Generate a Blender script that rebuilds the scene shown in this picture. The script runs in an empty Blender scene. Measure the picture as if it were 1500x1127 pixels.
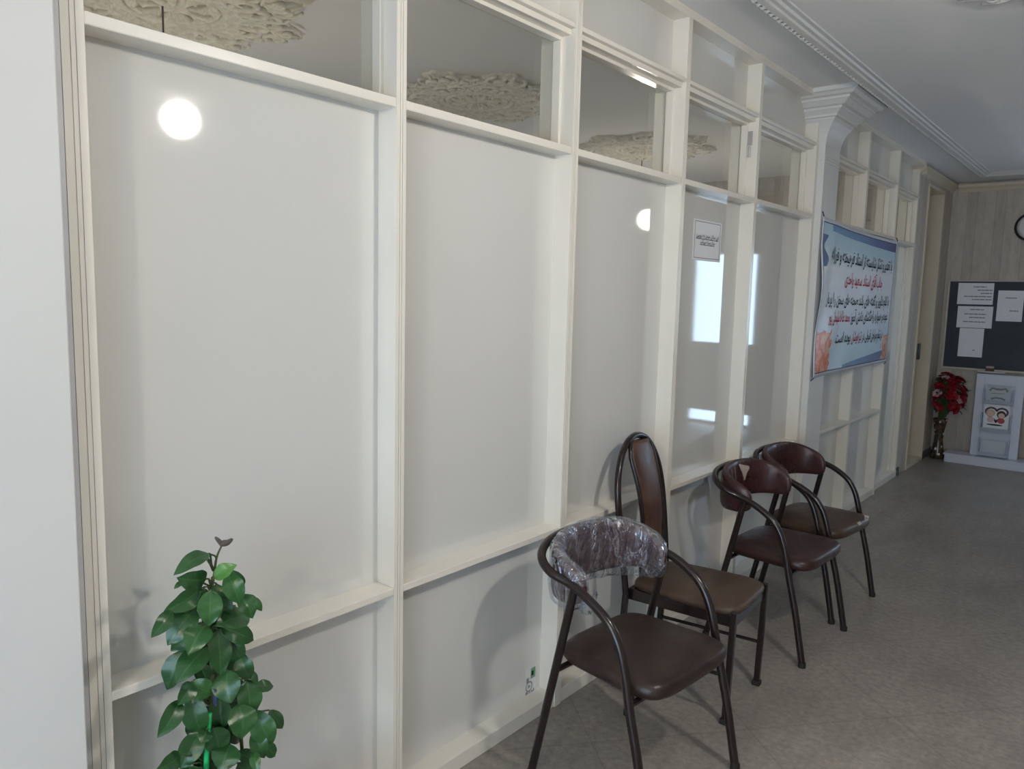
import bpy, bmesh, math, random
from mathutils import Vector, Matrix, Quaternion
R = math.radians
scn = bpy.context.scene
COL = scn.collection

# ------------------------------------------------------------------ helpers
class MB:
    """collects vertices and faces; build() links them as one mesh object"""
    def __init__(s): s.v = []; s.f = []; s.uv = None
    def add(s, vs, fs):
        b = len(s.v); s.v += [Vector(p) for p in vs]; s.f += [tuple(i + b for i in f) for f in fs]; return s
    def box(s, x0, x1, y0, y1, z0, z1):
        return s.add([(x0,y0,z0),(x1,y0,z0),(x1,y1,z0),(x0,y1,z0),(x0,y0,z1),(x1,y0,z1),(x1,y1,z1),(x0,y1,z1)],
                     [(0,3,2,1),(4,5,6,7),(0,1,5,4),(1,2,6,5),(2,3,7,6),(3,0,4,7)])
    def prism(s, poly, axis, a, b):
        """poly: list of 2-D points, extruded along axis from a to b"""
        def P(p, t):
            return {'x': (t, p[0], p[1]), 'y': (p[0], t, p[1]), 'z': (p[0], p[1], t)}[axis]
        n = len(poly)
        return s.add([P(p, a) for p in poly] + [P(p, b) for p in poly],
                     [tuple(range(n))[::-1], tuple(range(n, 2*n))] + [(i, (i+1) % n, (i+1) % n + n, i + n) for i in range(n)])
    def tube(s, pts, r, seg=12, cap=True, flat=1.0, up=None):
        pts = [Vector(p) for p in pts]; n = len(pts)
        rr = r if isinstance(r, (list, tuple)) else [r] * n
        t0 = (pts[1] - pts[0]).normalized()
        u = Vector(up) if up else (Vector((0,0,1)) if abs(t0.z) < .9 else Vector((1,0,0)))
        u = (u - t0 * u.dot(t0)).normalized()
        vs = []
        for i, p in enumerate(pts):
            t = (pts[min(i+1, n-1)] - pts[max(i-1, 0)]).normalized()
            u = (u - t * u.dot(t)).normalized(); w = t.cross(u)
            for k in range(seg):
                a = 2*math.pi*k/seg
                vs.append(p + (u*math.cos(a) + w*math.sin(a)*flat) * rr[i])
        fs = [(i*seg+k, i*seg+(k+1) % seg, (i+1)*seg+(k+1) % seg, (i+1)*seg+k) for i in range(n-1) for k in range(seg)]
        if cap: fs += [tuple(range(seg))[::-1], tuple(range((n-1)*seg, n*seg))]
        return s.add(vs, fs)
    def lathe(s, prof, c=(0,0,0), seg=24):
        c = Vector(c); n = len(prof); vs = []
        for r, z in prof:
            for k in range(seg):
                a = 2*math.pi*k/seg; vs.append(c + Vector((r*math.cos(a), r*math.sin(a), z)))
        fs = [(i*seg+k, i*seg+(k+1) % seg, (i+1)*seg+(k+1) % seg, (i+1)*seg+k) for i in range(n-1) for k in range(seg)]
        fs += [tuple(range(seg))[::-1], tuple(range((n-1)*seg, n*seg))]
        return s.add(vs, fs)
    def grid(s, fn, nu, nv):
        vs = [fn(i/nu, j/nv) for j in range(nv+1) for i in range(nu+1)]; w = nu+1
        return s.add(vs, [(j*w+i, j*w+i+1, (j+1)*w+i+1, (j+1)*w+i) for j in range(nv) for i in range(nu)])
    def build(s, name, m, parent=None, smooth=False, bevel=0, subsurf=0, loc=None, recalc=True, weld=0, auto=None):
        me = bpy.data.meshes.new(name); me.from_pydata([tuple(v) for v in s.v], [], s.f); me.validate()
        if recalc or weld:
            b = bmesh.new(); b.from_mesh(me)
            if weld: bmesh.ops.remove_doubles(b, verts=b.verts, dist=weld)
            if recalc: bmesh.ops.recalc_face_normals(b, faces=b.faces)
            b.to_mesh(me); b.free()
        if smooth: me.polygons.foreach_set('use_smooth', [True]*len(me.polygons))
        me.materials.append(m)
        o = bpy.data.objects.new(name, me); COL.objects.link(o)
        if parent: o.parent = parent
        if loc: o.location = loc
        if bevel:
            d = o.modifiers.new('bevel', 'BEVEL'); d.width = bevel; d.segments = 2; d.limit_method = 'ANGLE'; d.angle_limit = R(40)
        if subsurf:
            d = o.modifiers.new('sub', 'SUBSURF'); d.levels = subsurf; d.render_levels = subsurf
        if smooth and auto:
            me.set_sharp_from_angle(angle=R(auto))
        return o

def spline(pts, n=8):
    P = [Vector(p) for p in pts]; out = []
    for i in range(len(P)-1):
        p0 = P[max(i-1,0)]; p1 = P[i]; p2 = P[i+1]; p3 = P[min(i+2, len(P)-1)]
        for k in range(n):
            t = k/n
            out.append(.5*((2*p1) + (p2-p0)*t + (2*p0-5*p1+4*p2-p3)*t*t + (3*p1-p0-3*p2+p3)*t**3))
    out.append(P[-1]); return out

def tag(o, label, cat, group=None, kind=None):
    o['label'] = label; o['category'] = cat
    if group: o['group'] = group
    if kind: o['kind'] = kind
    return o
def empty(name, loc=(0,0,0), rz=0, parent=None):
    o = bpy.data.objects.new(name, None); COL.objects.link(o); o.location = loc; o.rotation_euler = (0,0,rz)
    o.empty_display_size = .05
    if parent: o.parent = parent
    return o

# ------------------------------------------------------------------ camera (from a least-squares fit of the wall's lines)
F_PX = 1116.235; W, H = 1500, 1127
YAW, PITCH, ROLL = R(39.755858), R(6.774848), R(1.346608)
CAM = Vector((1.62, 0, 1.57464))
_fw = Vector((-math.sin(YAW)*math.cos(PITCH), math.cos(YAW)*math.cos(PITCH), -math.sin(PITCH)))
_r = Vector((math.cos(YAW), math.sin(YAW), 0)); _u = _r.cross(_fw)
_r, _u = _r*math.cos(ROLL) + _u*math.sin(ROLL), _u*math.cos(ROLL) - _r*math.sin(ROLL)
def ray(u, v): return _fw + _r*((u-W/2)/F_PX) - _u*((v-H/2)/F_PX)
def on_x(u, v, x=0.0): d = ray(u, v); return CAM + d*((x-CAM.x)/d.x)
def on_y(u, v, y): d = ray(u, v); return CAM + d*((y-CAM.y)/d.y)
def on_z(u, v, z=0.0): d = ray(u, v); return CAM + d*((z-CAM.z)/d.z)
cd = bpy.data.cameras.new('camera'); cam = bpy.data.objects.new('camera', cd); COL.objects.link(cam)
cd.sensor_fit = 'HORIZONTAL'; cd.sensor_width = 36; cd.lens = F_PX/W*36; cd.clip_start = .02
cam.matrix_world = Matrix(((_r.x,_u.x,-_fw.x,CAM.x),(_r.y,_u.y,-_fw.y,CAM.y),(_r.z,_u.z,-_fw.z,CAM.z),(0,0,0,1)))
scn.camera = cam

# ------------------------------------------------------------------ materials
def srgb(r, g, b):
    return tuple(((c/255)/12.92 if c/255 <= .04045 else ((c/255+.055)/1.055)**2.4) for c in (r,g,b)) + (1,)
class NT:
    def __init__(s, name):
        s.m = bpy.data.materials.new(name); s.m.use_nodes = True; s.t = s.m.node_tree; s.t.nodes.clear()
        s.out = s.n('ShaderNodeOutputMaterial')
    def n(s, typ, **kw):
        d = s.t.nodes.new(typ)
        for k, v in kw.items():
            if k.startswith('i_'): d.inputs[k[2:].replace('_', ' ')].default_value = v
            else: setattr(d, k, v)
        return d
    def l(s, a, b): s.t.links.new(a, b)
    def bsdf(s, col=(.8,.8,.8,1), rough=.5, spec=.5, metal=0, coat=0, coat_r=.1):
        b = s.n('ShaderNodeBsdfPrincipled')
        b.inputs['Base Color'].default_value = col; b.inputs['Roughness'].default_value = rough
        b.inputs['Specular IOR Level'].default_value = spec; b.inputs['Metallic'].default_value = metal
        b.inputs['Coat Weight'].default_value = coat; b.inputs['Coat Roughness'].default_value = coat_r
        s.l(b.outputs[0], s.out.inputs[0]); s.b = b; return b
    def coord(s, which='Object', scale=(1,1,1), rot=(0,0,0)):
        c = s.n('ShaderNodeTexCoord'); m = s.n('ShaderNodeMapping'); m.inputs['Scale'].default_value = scale; m.inputs['Rotation'].default_value = rot
        s.l(c.outputs[which], m.inputs[0]); return m.outputs[0]
    def noise(s, scale, detail=3, rough=.5, vec=None, dist=0):
        d = s.n('ShaderNodeTexNoise'); d.inputs['Scale'].default_value = scale; d.inputs['Detail'].default_value = detail
        d.inputs['Roughness'].default_value = rough; d.inputs['Distortion'].default_value = dist
        s.l(vec or s.coord(), d.inputs['Vector']); return d
    def ramp(s, fac, stops, interp='LINEAR'):
        d = s.n('ShaderNodeValToRGB'); d.color_ramp.interpolation = interp
        e = d.color_ramp.elements
        while len(e) < len(stops): e.new(.5)
        for k, (p, c) in enumerate(stops):
            e[k].position = p; e[k].color = c if len(c) == 4 else (*c, 1)
        s.l(fac, d.inputs[0]); return d
    def mix(s, fac, a, b, typ='MIX'):
        d = s.n('ShaderNodeMix', data_type='RGBA', blend_type=typ)
        for sock, v in ((d.inputs[0], fac), (d.inputs[6], a), (d.inputs[7], b)):
            if hasattr(v, 'node'): s.l(v, sock)
            else: sock.default_value = v
        return d.outputs[2]
    def math(s, op, a, b=0.0):
        d = s.n('ShaderNodeMath', operation=op)
        for sock, v in ((d.inputs[0], a), (d.inputs[1], b)):
            if hasattr(v, 'node'): s.l(v, sock)
            else: sock.default_value = v
        return d.outputs[0]
    def bump(s, h, strength=.2, dist=.01):
        d = s.n('ShaderNodeBump'); d.inputs['Strength'].default_value = strength; d.inputs['Distance'].default_value = dist
        s.l(h, d.inputs['Height']); s.l(d.outputs[0], s.b.inputs['Normal'])

def simple(name, col, rough=.5, spec=.5, metal=0, coat=0, coat_r=.1, var=.06, vs=6, bump=0, bs=80):
    t = NT(name); t.bsdf(col, rough, spec, metal, coat, coat_r)
    if var:
        nz = t.noise(vs, 4)
        dark = tuple(c*(1-var) for c in col[:3]) + (1,); lite = tuple(min(1, c*(1+var)) for c in col[:3]) + (1,)
        rp = t.ramp(nz.outputs[0], [(.3, dark), (.7, lite)]); t.l(rp.outputs[0], t.b.inputs['Base Color'])
    if bump: t.bump(t.noise(bs, 3).outputs[0], bump, .003)
    return t.m

M = {}
M['panel'] = simple('white gloss panel', (.64,.64,.62,1), .04, .85, var=.012, vs=2.5)
M['frame'] = simple('white gloss enamel frame', (.765,.73,.66,1), .22, .5, var=.02, vs=5)
M['plaster'] = simple('white painted plaster', (.66,.66,.65,1), .45, .4, var=.02, vs=3)
M['ceiling'] = simple('flat white ceiling paint', (.86,.86,.86,1), .8, .2, var=.02, vs=1.2)
M['rosette'] = simple('aged plaster relief', srgb(245,240,229), .8, .2, var=.12, vs=30, bump=.35, bs=90)
M['far_frame'] = simple('cream door paint', srgb(206,196,178), .35, .4, var=.03)
M['skirt'] = simple('dark grey skirting', srgb(88,88,88), .4, .4)
M['black'] = simple('black plastic', (.012,.012,.013,1), .35, .5)
M['white_paper'] = simple('white paper', srgb(228,230,236), .7, .2, var=.02)
M['ink'] = simple('dark ink', srgb(38,42,52), .8, .1)
M['ink_grey'] = simple('grey print', srgb(130,132,138), .8, .1)
M['red_ink'] = simple('red ink', srgb(196,52,88), .8, .1)
M['ink_blue'] = simple('dark blue ink', srgb(38,44,74), .8, .1)
M['chair_tube'] = simple('dark brown enamelled tube', srgb(34,24,24), .24, .4, coat=.2, coat_r=.08, var=.1, vs=14)
M['glue'] = simple('grey metal', (.4,.4,.4,1), .35, .5, metal=.8)
M['leaf_stem'] = simple('green brown stem', srgb(74,84,52), .5, .4)
M['green_tape'] = simple('green plant stake', srgb(30,190,110), .4, .4)
M['bud'] = simple('brown grey bud leaf', srgb(92,84,80), .5, .4)
M['white_laminate'] = simple('white laminate', srgb(206,210,224), .35, .4, var=.02)
M['acrylic'] = simple('grey clear pocket', srgb(168,176,192), .12, .5, var=.02)
M['aluminium'] = simple('aluminium trim', srgb(176,176,176), .4, .5, metal=.3)
M['tread'] = simple('rubber foot', (.02,.018,.018,1), .7, .3)
M['terracotta'] = simple('white plant pot', srgb(200,198,190), .5, .4)
M['soil'] = simple('soil', srgb(50,38,30), .95, .1, var=.3, vs=60, bump=.5)
M['flesh_rubber'] = simple('pinkish eraser felt', srgb(190,160,160), .8, .2)

def leather(name, base, worn, scale=9, amount=.55, rough=.38):
    t = NT(name); b = t.bsdf(base, rough, .45)
    n1 = t.noise(scale, 6, .65); n2 = t.noise(scale*7, 3)
    rp = t.ramp(n1.outputs[0], [(amount-.12, base), (amount+.22, worn)]); sp_ = t.noise(46, 4, .7, t.coord('Object', (1, .5, 1)), .6); sr = t.ramp(sp_.outputs[0], [(.60, (0,)*3), (.70, (.55,)*3)])
    t.l(t.mix(t.math('MULTIPLY', sr.outputs[0], n1.outputs[0]), rp.outputs[0], tuple(min(1, c*1.9) for c in worn[:3])+(1,)), b.inputs['Base Color'])
    rr = t.ramp(n1.outputs[0], [(.3, (rough-.1,)*3), (.75, (rough+.22,)*3)]); t.l(rr.outputs[0], b.inputs['Roughness'])
    t.bump(n2.outputs[0], .18, .002); return t.m
M['seat_worn'] = leather('worn dark brown leatherette', srgb(40,28,26), srgb(66,50,42), 13, .55, .38)
M['seat_plum'] = leather('plum brown leatherette', srgb(54,33,32), srgb(66,44,40), 8, .6, .36)
M['seat_olive'] = leather('olive brown leatherette', srgb(64,48,39), srgb(88,70,58), 8, .5, .4)
M['pad_plum'] = leather('deep burgundy leatherette', srgb(60,35,36), srgb(74,48,48), 7, .6, .3)
M['splat'] = leather('chestnut brown leatherette', srgb(70,46,37), srgb(98,70,55), 6, .5, .36)
M['tear'] = simple('torn pale lining', srgb(176,164,156), .8, .2, var=.15, vs=60)

def floor_mat():
    t = NT('grey brown vinyl floor'); b = t.bsdf((.2,.18,.17,1), .32, .4)
    v = t.coord('Object'); n1 = t.noise(1.3, 6, .6, v, .6); n2 = t.noise(38, 4, .7, v); n3 = t.noise(7, 5, .6, t.coord('Object', (1, .35, 1)))
    c1 = t.ramp(n1.outputs[0], [(.3, srgb(144,138,133)), (.7, srgb(164,157,150))])
    c2 = t.ramp(n2.outputs[0], [(.35, (.72,.72,.72)), (.68, (1.08,1.07,1.06))])
    c3 = t.ramp(n3.outputs[0], [(.35, (.86,.86,.86)), (.65, (1.05,1.05,1.05))])
    a = t.mix(1, c1.outputs[0], c2.outputs[0], 'MULTIPLY'); a = t.mix(1, a, c3.outputs[0], 'MULTIPLY')
    sp = t.noise(55, 2, .5, v); spr = t.ramp(sp.outputs[0], [(.72, (0,0,0)), (.78, (.35,.35,.35))])
    a = t.mix(spr.outputs[0], a, srgb(176,172,168))
    br = t.n('ShaderNodeTexBrick', offset=0.0); br.inputs['Scale'].default_value = 1; br.inputs['Mortar Size'].default_value = .004
    br.inputs['Brick Width'].default_value = .6; br.inputs['Row Height'].default_value = .6
    br.inputs['Color1'].default_value = br.inputs['Color2'].default_value = (1,1,1,1); br.inputs['Mortar'].default_value = (.72,.71,.7,1)
    t.l(t.coord('Object', rot=(0,0,R(40))), br.inputs['Vector']); a = t.mix(.55, a, t.mix(1, a, br.outputs[0], 'MULTIPLY'))
    t.l(a, b.inputs['Base Color'])
    rr = t.ramp(n1.outputs[0], [(.3, (.3,)*3), (.7, (.46,)*3)]); t.l(rr.outputs[0], b.inputs['Roughness'])
    t.bump(n2.outputs[0], .08, .002); return t.m
M['floor'] = floor_mat()

def wallpaper(name, along='x'):
    t = NT(name); b = t.bsdf((.4,.4,.4,1), .6, .3)
    sc = (1,0,0) if along == 'x' else (0,1,0)
    tc = t.n('ShaderNodeTexCoord'); sx = t.n('ShaderNodeSeparateXYZ'); t.l(tc.outputs['Object'], sx.inputs[0])
    a = sx.outputs[0 if along == 'x' else 1]
    fr = t.math('FRACT', t.math('MULTIPLY', a, 1/.245))
    rp = t.ramp(fr, [(0, srgb(176,170,162)), (.03, srgb(188,181,172)), (.37, srgb(188,181,173)), (.385, srgb(158,151,143)),
                     (.40, srgb(180,173,165)), (.72, srgb(178,171,163)), (.735, srgb(158,151,143)), (.75, srgb(186,179,170)), (1, srgb(183,176,167))])
    nz = t.noise(26, 4, .6, t.coord('Object', (1,1,.25))); nr = t.ramp(nz.outputs[0], [(.35, (.9,.9,.9)), (.65, (1.04,1.03,1.02))])
    damask = t.noise(9, 2, .4, t.coord('Object', (1,1,.8)), 1.5); dr = t.ramp(damask.outputs[0], [(.46, (.95,.93,.91)), (.52, (1,1,1))])
    c = t.mix(1, rp.outputs[0], nr.outputs[0], 'MULTIPLY'); c = t.mix(.8, c, t.mix(1, c, dr.outputs[0], 'MULTIPLY'))
    t.l(c, b.inputs['Base Color']); return t.m
M['paper_x'] = wallpaper('striped beige wallpaper', 'x')
M['paper_y'] = wallpaper('striped beige side wallpaper', 'y')

def glass(name, tint=(1,1,1,1), gloss=.09, rough=.02):
    t = NT(name); tr = t.n('ShaderNodeBsdfTransparent'); tr.inputs[0].default_value = tint
    g = t.n('ShaderNodeBsdfGlossy'); g.inputs['Roughness'].default_value = rough
    fr = t.n('ShaderNodeFresnel'); fr.inputs[0].default_value = 1.5
    ge = t.n('ShaderNodeNewGeometry'); fac = t.math('MULTIPLY', fr.outputs[0], t.math('SUBTRACT', 1.0, ge.outputs['Backfacing']))
    mx = t.n('ShaderNodeMixShader'); t.l(fac, mx.inputs[0]); t.l(tr.outputs[0], mx.inputs[1]); t.l(g.outputs[0], mx.inputs[2])
    t.l(mx.outputs[0], t.out.inputs[0]); return t.m
M['glass'] = glass('clear pane', (.96,.97,.96,1))

def plastic_film():
    t = NT('clear crinkled plastic film')
    v = t.coord('Object', (1,1.2,.5)); n1 = t.noise(9, 4, .55, v, 1.2)
    vo = t.n('ShaderNodeTexVoronoi', feature='DISTANCE_TO_EDGE'); vo.inputs['Scale'].default_value = 12
    wv = t.n('ShaderNodeVectorMath', operation='ADD'); sc_ = t.n('ShaderNodeVectorMath', operation='SCALE'); sc_.inputs['Scale'].default_value = .22
    t.l(n1.outputs['Color'], sc_.inputs[0]); t.l(v, wv.inputs[0]); t.l(sc_.outputs[0], wv.inputs[1]); t.l(wv.outputs[0], vo.inputs['Vector'])
    h = t.math('ADD', t.math('MULTIPLY', n1.outputs[0], 1.2), t.math('MINIMUM', vo.outputs['Distance'], .25))
    bp = t.n('ShaderNodeBump'); bp.inputs['Strength'].default_value = 1; bp.inputs['Distance'].default_value = .028; t.l(h, bp.inputs['Height'])
    tr = t.n('ShaderNodeBsdfTransparent'); tr.inputs[0].default_value = (.93,.94,.96,1)
    g = t.n('ShaderNodeBsdfGlossy'); g.inputs['Roughness'].default_value = .10; g.inputs[0].default_value = (.9,.93,1,1); t.l(bp.outputs[0], g.inputs['Normal'])
    df = t.n('ShaderNodeBsdfDiffuse'); df.inputs[0].default_value = srgb(190,196,208)
    fr = t.n('ShaderNodeFresnel'); fr.inputs[0].default_value = 1.6; t.l(bp.outputs[0], fr.inputs['Normal'])
    ge = t.n('ShaderNodeNewGeometry'); ff = t.math('SUBTRACT', 1.0, ge.outputs['Backfacing'])
    cr = t.ramp(vo.outputs['Distance'], [(0, (.42,)*3), (.012, (.36,)*3), (.03, (.055,)*3), (.3, (.04,)*3)])
    m1 = t.n('ShaderNodeMixShader'); t.l(t.math('MULTIPLY', cr.outputs[0], ff), m1.inputs[0]); t.l(tr.outputs[0], m1.inputs[1]); t.l(df.outputs[0], m1.inputs[2])
    m2 = t.n('ShaderNodeMixShader'); t.l(t.math('MINIMUM', t.math('MULTIPLY', t.math('MULTIPLY', fr.outputs[0], ff), 2.0), 1.0), m2.inputs[0]); t.l(m1.outputs[0], m2.inputs[1]); t.l(g.outputs[0], m2.inputs[2])
    t.l(m2.outputs[0], t.out.inputs[0]); return t.m
M['film'] = plastic_film()

def leaf_mat():
    t = NT('glossy dark green leaf'); b = t.bsdf(srgb(46,92,52), .32, .5)
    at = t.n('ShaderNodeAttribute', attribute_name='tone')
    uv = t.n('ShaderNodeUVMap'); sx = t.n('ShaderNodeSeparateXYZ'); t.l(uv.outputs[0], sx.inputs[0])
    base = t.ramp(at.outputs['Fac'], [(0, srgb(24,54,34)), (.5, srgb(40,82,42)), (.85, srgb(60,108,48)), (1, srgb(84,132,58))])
    mid = t.math('ABSOLUTE', t.math('SUBTRACT', sx.outputs[1], .5)); mr = t.ramp(mid, [(.0, (.55,)*3), (.045, (0,)*3)])
    ven = t.math('FRACT', t.math('MULTIPLY', t.math('SUBTRACT', sx.outputs[0], t.math('MULTIPLY', mid, .45)), 9.0))
    vr = t.ramp(ven, [(0, (.28,)*3), (.12, (0,)*3), (.88, (0,)*3), (1, (.28,)*3)])
    c = t.mix(mr.outputs[0], base.outputs[0], srgb(76,116,68)); c = t.mix(vr.outputs[0], c, srgb(66,108,66))
    t.l(c, b.inputs['Base Color']); t.bump(vr.outputs[0], -.5, .004); return t.m
M['leaf'] = leaf_mat()
M['petal'] = simple('red silk petal', srgb(136,22,34), .6, .3, var=.4, vs=18)
M['petal_dark'] = simple('crimson silk petal', srgb(112,18,30), .6, .3, var=.3, vs=18)
M['petal_pale'] = simple('pale pink silk petal', srgb(196,160,160), .6, .3, var=.1, vs=18)
M['flower_leaf'] = simple('dark green silk leaf', srgb(44,66,42), .6, .3, var=.2, vs=18)
def mosaic():
    t = NT('dark glass vase with pearly mosaic'); b = t.bsdf(srgb(58,48,42), .2, .5)
    v = t.n('ShaderNodeTexVoronoi'); v.inputs['Scale'].default_value = 26; t.l(t.coord(), v.inputs['Vector'])
    sep = t.n('ShaderNodeSeparateColor'); t.l(v.outputs['Color'], sep.inputs[0])
    r1 = t.ramp(sep.outputs[0], [(.62, (0,)*3), (.66, (1,)*3)]); r2 = t.ramp(v.outputs['Distance'], [(.3, (1,)*3), (.42, (0,)*3)])
    f = t.math('MULTIPLY', r1.outputs[0], r2.outputs[0]); nz = t.noise(30, 3); nr = t.ramp(nz.outputs[0], [(.35, srgb(44,36,32)), (.65, srgb(92,74,58))])
    t.l(t.mix(f, nr.outputs[0], srgb(224,218,206)), b.inputs['Base Color']); return t.m
M['mosaic'] = mosaic()
def board():
    t = NT('dark slate chalkboard'); b = t.bsdf(srgb(52,58,66), .55, .3)
    nz = t.noise(2.2, 5, .6); rp = t.ramp(nz.outputs[0], [(.3, srgb(46,52,60)), (.7, srgb(58,66,74))]); t.l(rp.outputs[0], b.inputs['Base Color']); return t.m
M['board'] = board()
def lampmat(strength, col):
    t = NT('glowing opal globe'); e = t.n('ShaderNodeEmission'); e.inputs[0].default_value = col; e.inputs[1].default_value = strength
    t.l(e.outputs[0], t.out.inputs[0]); return t.m
M['lamp'] = lampmat(300, (1,.945,.865,1)); M['bulb'] = lampmat(210, (1,.90,.76,1)); M['lamp_warm'] = lampmat(380, (1,.82,.58,1)); M['shade_black'] = simple('matt black shade', (.012,.012,.012,1), .95, .05); M['lamp_dim'] = lampmat(14, (1,.95,.88,1))

# ------------------------------------------------------------------ room shell
ZC = 2.7937; XR = 3.5; Y0 = -2.6; YF = 8.95; XB = -4.2; YB = 7.62
fl = MB().box(XB-.1, XR+.1, Y0-.1, YF+.1, -.1, 0).build('floor', M['floor']); tag(fl, 'grey brown vinyl floor with faint diagonal joints', 'floor', kind='structure')
ce = MB().box(XB-.1, XR+.1, Y0-.1, YF+.1, ZC, ZC+.12).build('ceiling', M['ceiling']); tag(ce, 'flat white ceiling over hall and rooms behind glass', 'ceiling', kind='structure')

def wall_with_hole(name, axis, pos, thick, a0, a1, holes, m, label):
    """axis 'y': wall in the xz plane at y=pos; axis 'x': wall in the yz plane at x=pos; holes (a0,a1,z0,z1)"""
    b = MB()
    def add(p0, p1, z0, z1):
        if p1-p0 < 1e-4 or z1-z0 < 1e-4: return
        t0, t1 = sorted((pos, pos+thick))
        b.box(p0, p1, t0, t1, z0, z1) if axis == 'y' else b.box(t0, t1, p0, p1, z0, z1)
    cur = a0
    for h in sorted(holes):
        add(cur, h[0], 0, ZC); add(h[0], h[1], 0, h[2]); add(h[0], h[1], h[3], ZC); cur = h[1]
    add(cur, a1, 0, ZC)
    o = b.build(name, m); tag(o, label, 'wall', kind='structure'); return o
DX0, DX1 = 1.86, 2.78
wall_with_hole('wall_far', 'y', YF, .12, -.16, XR+.1, [(DX0, DX1, 0, 2.2)], M['paper_x'], 'far end wall in striped beige wallpaper behind the chalkboard')
wall_with_hole('wall_right', 'x', XR, .12, Y0-.1, YF, [], M['paper_y'], 'striped beige papered long wall opposite the panelled partition')
wall_with_hole('wall_near', 'y', Y0, -.12, -.16, XR+.1, [(.3, 3.2, .04, 1.95)], M['plaster'], 'white end wall with wide window behind the viewer')
wall_with_hole('wall_back_room', 'x', XB, -.12, Y0-.1, YB+.1, [(2.0, 2.7, 1.3, 2.1), (5.5, 6.3, 1.3, 2.1)], M['plaster'], 'outer wall of the room behind the glass transoms')
wall_with_hole('wall_back_room_far', 'y', YB, .12, XB-.1, -.16, [], M['paper_x'], 'wallpapered end wall seen through the last transoms')
wall_with_hole('wall_back_room_near', 'y', Y0, -.12, XB-.1, -.16, [], M['plaster'], 'plain near end wall of the room behind the partition')

# day-lit openings: frame + pane
def window(name, axis, pos, a0, a1, z0, z1, label, bars=2):
    e = empty(name); tag(e, label, 'window', kind='structure')
    b = MB(); p = MB(); w = .05
    def add(q, p0, p1, zz0, zz1, d0, d1):
        t0, t1 = sorted((pos+d0, pos+d1)); q.box(p0, p1, t0, t1, zz0, zz1) if axis == 'y' else q.box(t0, t1, p0, p1, zz0, zz1)
    add(b, a0, a1, z0, z0+w, -.03, .03); add(b, a0, a1, z1-w, z1, -.03, .03)
    for k in range(bars+2):
        x = a0 + (a1-a0-w)*k/(bars+1); add(b, x, x+w, z0+w, z1-w, -.03, .03)
    add(p, a0+.01, a1-.01, z0+.01, z1-.01, -.004, .004)
    b.build('frame', M['frame'], e); p.build('pane', M['glass'], e); return e
window('window_11', 'y', Y0-.06, .3, 3.2, .04, 1.95, 'wide window in the near end wall', 2)
window('window_12', 'x', XB-.06, 2.0, 2.7, 1.3, 2.1, 'outer window of back room beside the first rosette', 2)  # this and the next opening are added, unseen, to light the back room
window('window_13', 'x', XB-.06, 5.5, 6.3, 1.3, 2.1, 'outer window of back room beside the farthest rosette', 2)
# glazed exit door at the right end of the far wall
dr = empty('door_3'); tag(dr, 'white glazed exit door right of the chalkboard', 'door', kind='structure')
b = MB(); yy0, yy1 = YF+.03, YF+.08
b.box(DX0, DX0+.06, yy0, yy1, 0, 2.2); b.box(DX1-.06, DX1, yy0, yy1, 0, 2.2); b.box(DX0+.06, DX1-.06, yy0, yy1, 2.12, 2.2)
b.box(DX0+.06, DX1-.06, yy0, yy1, .16, 1.03); b.box(DX0+.06, DX1-.06, yy0, yy1, 0, .03); b.build('leaf', M['frame'], dr)
MB().box(DX0+.06, DX1-.06, yy0+.02, yy0+.026, 1.03, 2.12).box(DX0+.06, DX1-.06, yy0+.02, yy0+.026, .03, .16).build('pane', M['glass'], dr)
MB().tube([(DX0+.1, yy0-.05, 1.02), (DX0+.2, yy0-.05, 1.02)], .01).tube([(DX0+.1, yy0-.05, 1.02), (DX0+.1, yy0, 1.02)], .01).build('handle', M['glue'], dr)

# ------------------------------------------------------------------ left partition (wall_left)
wl = empty('wall_left'); tag(wl, 'white framed gloss panel partition along the left of the hall', 'wall', kind='structure')
DP = -.15; PX = -.075
def post(y0, y1, x=0.0, z1=ZC-.034):
    w = y1-y0; g = .0018; d = .003
    a, c = y0+w*.36, y0+w*.60
    poly = [(x+DP,y0),(x,y0),(x,a),(x-d,a),(x-d,a+g),(x,a+g),(x,c),(x-d,c),(x-d,c+g),(x,c+g),(x,y1),(x+DP,y1)]
    MB().prism(poly, 'z', 0, z1).build('post', M['frame'], wl)
posts = [(.598,.641),(1.4316,1.467),(2.249,2.287),(3.068,3.103),(3.862,3.895),(4.731,4.768),(5.795,5.832),(6.627,6.662)]
for y0, y1 in posts: post(y0, y1)
post(7.50, 7.54, -.045)
bays = [(.641,1.4316),(1.467,2.249),(2.287,3.068),(3.103,3.862),(3.895,4.731),(5.06,5.795),(5.832,6.627),(6.662,7.50)]
Z_LR, Z_TS, Z_TT = (.692,.714), (2.070,2.095), (2.474,2.520)
names = ['nearest the camera','second from the camera','third, above the tall backed chair','above the notice sheet','just before the capital',
         'just past the pilaster','above the banner right half','last, above the narrow door']
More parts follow.
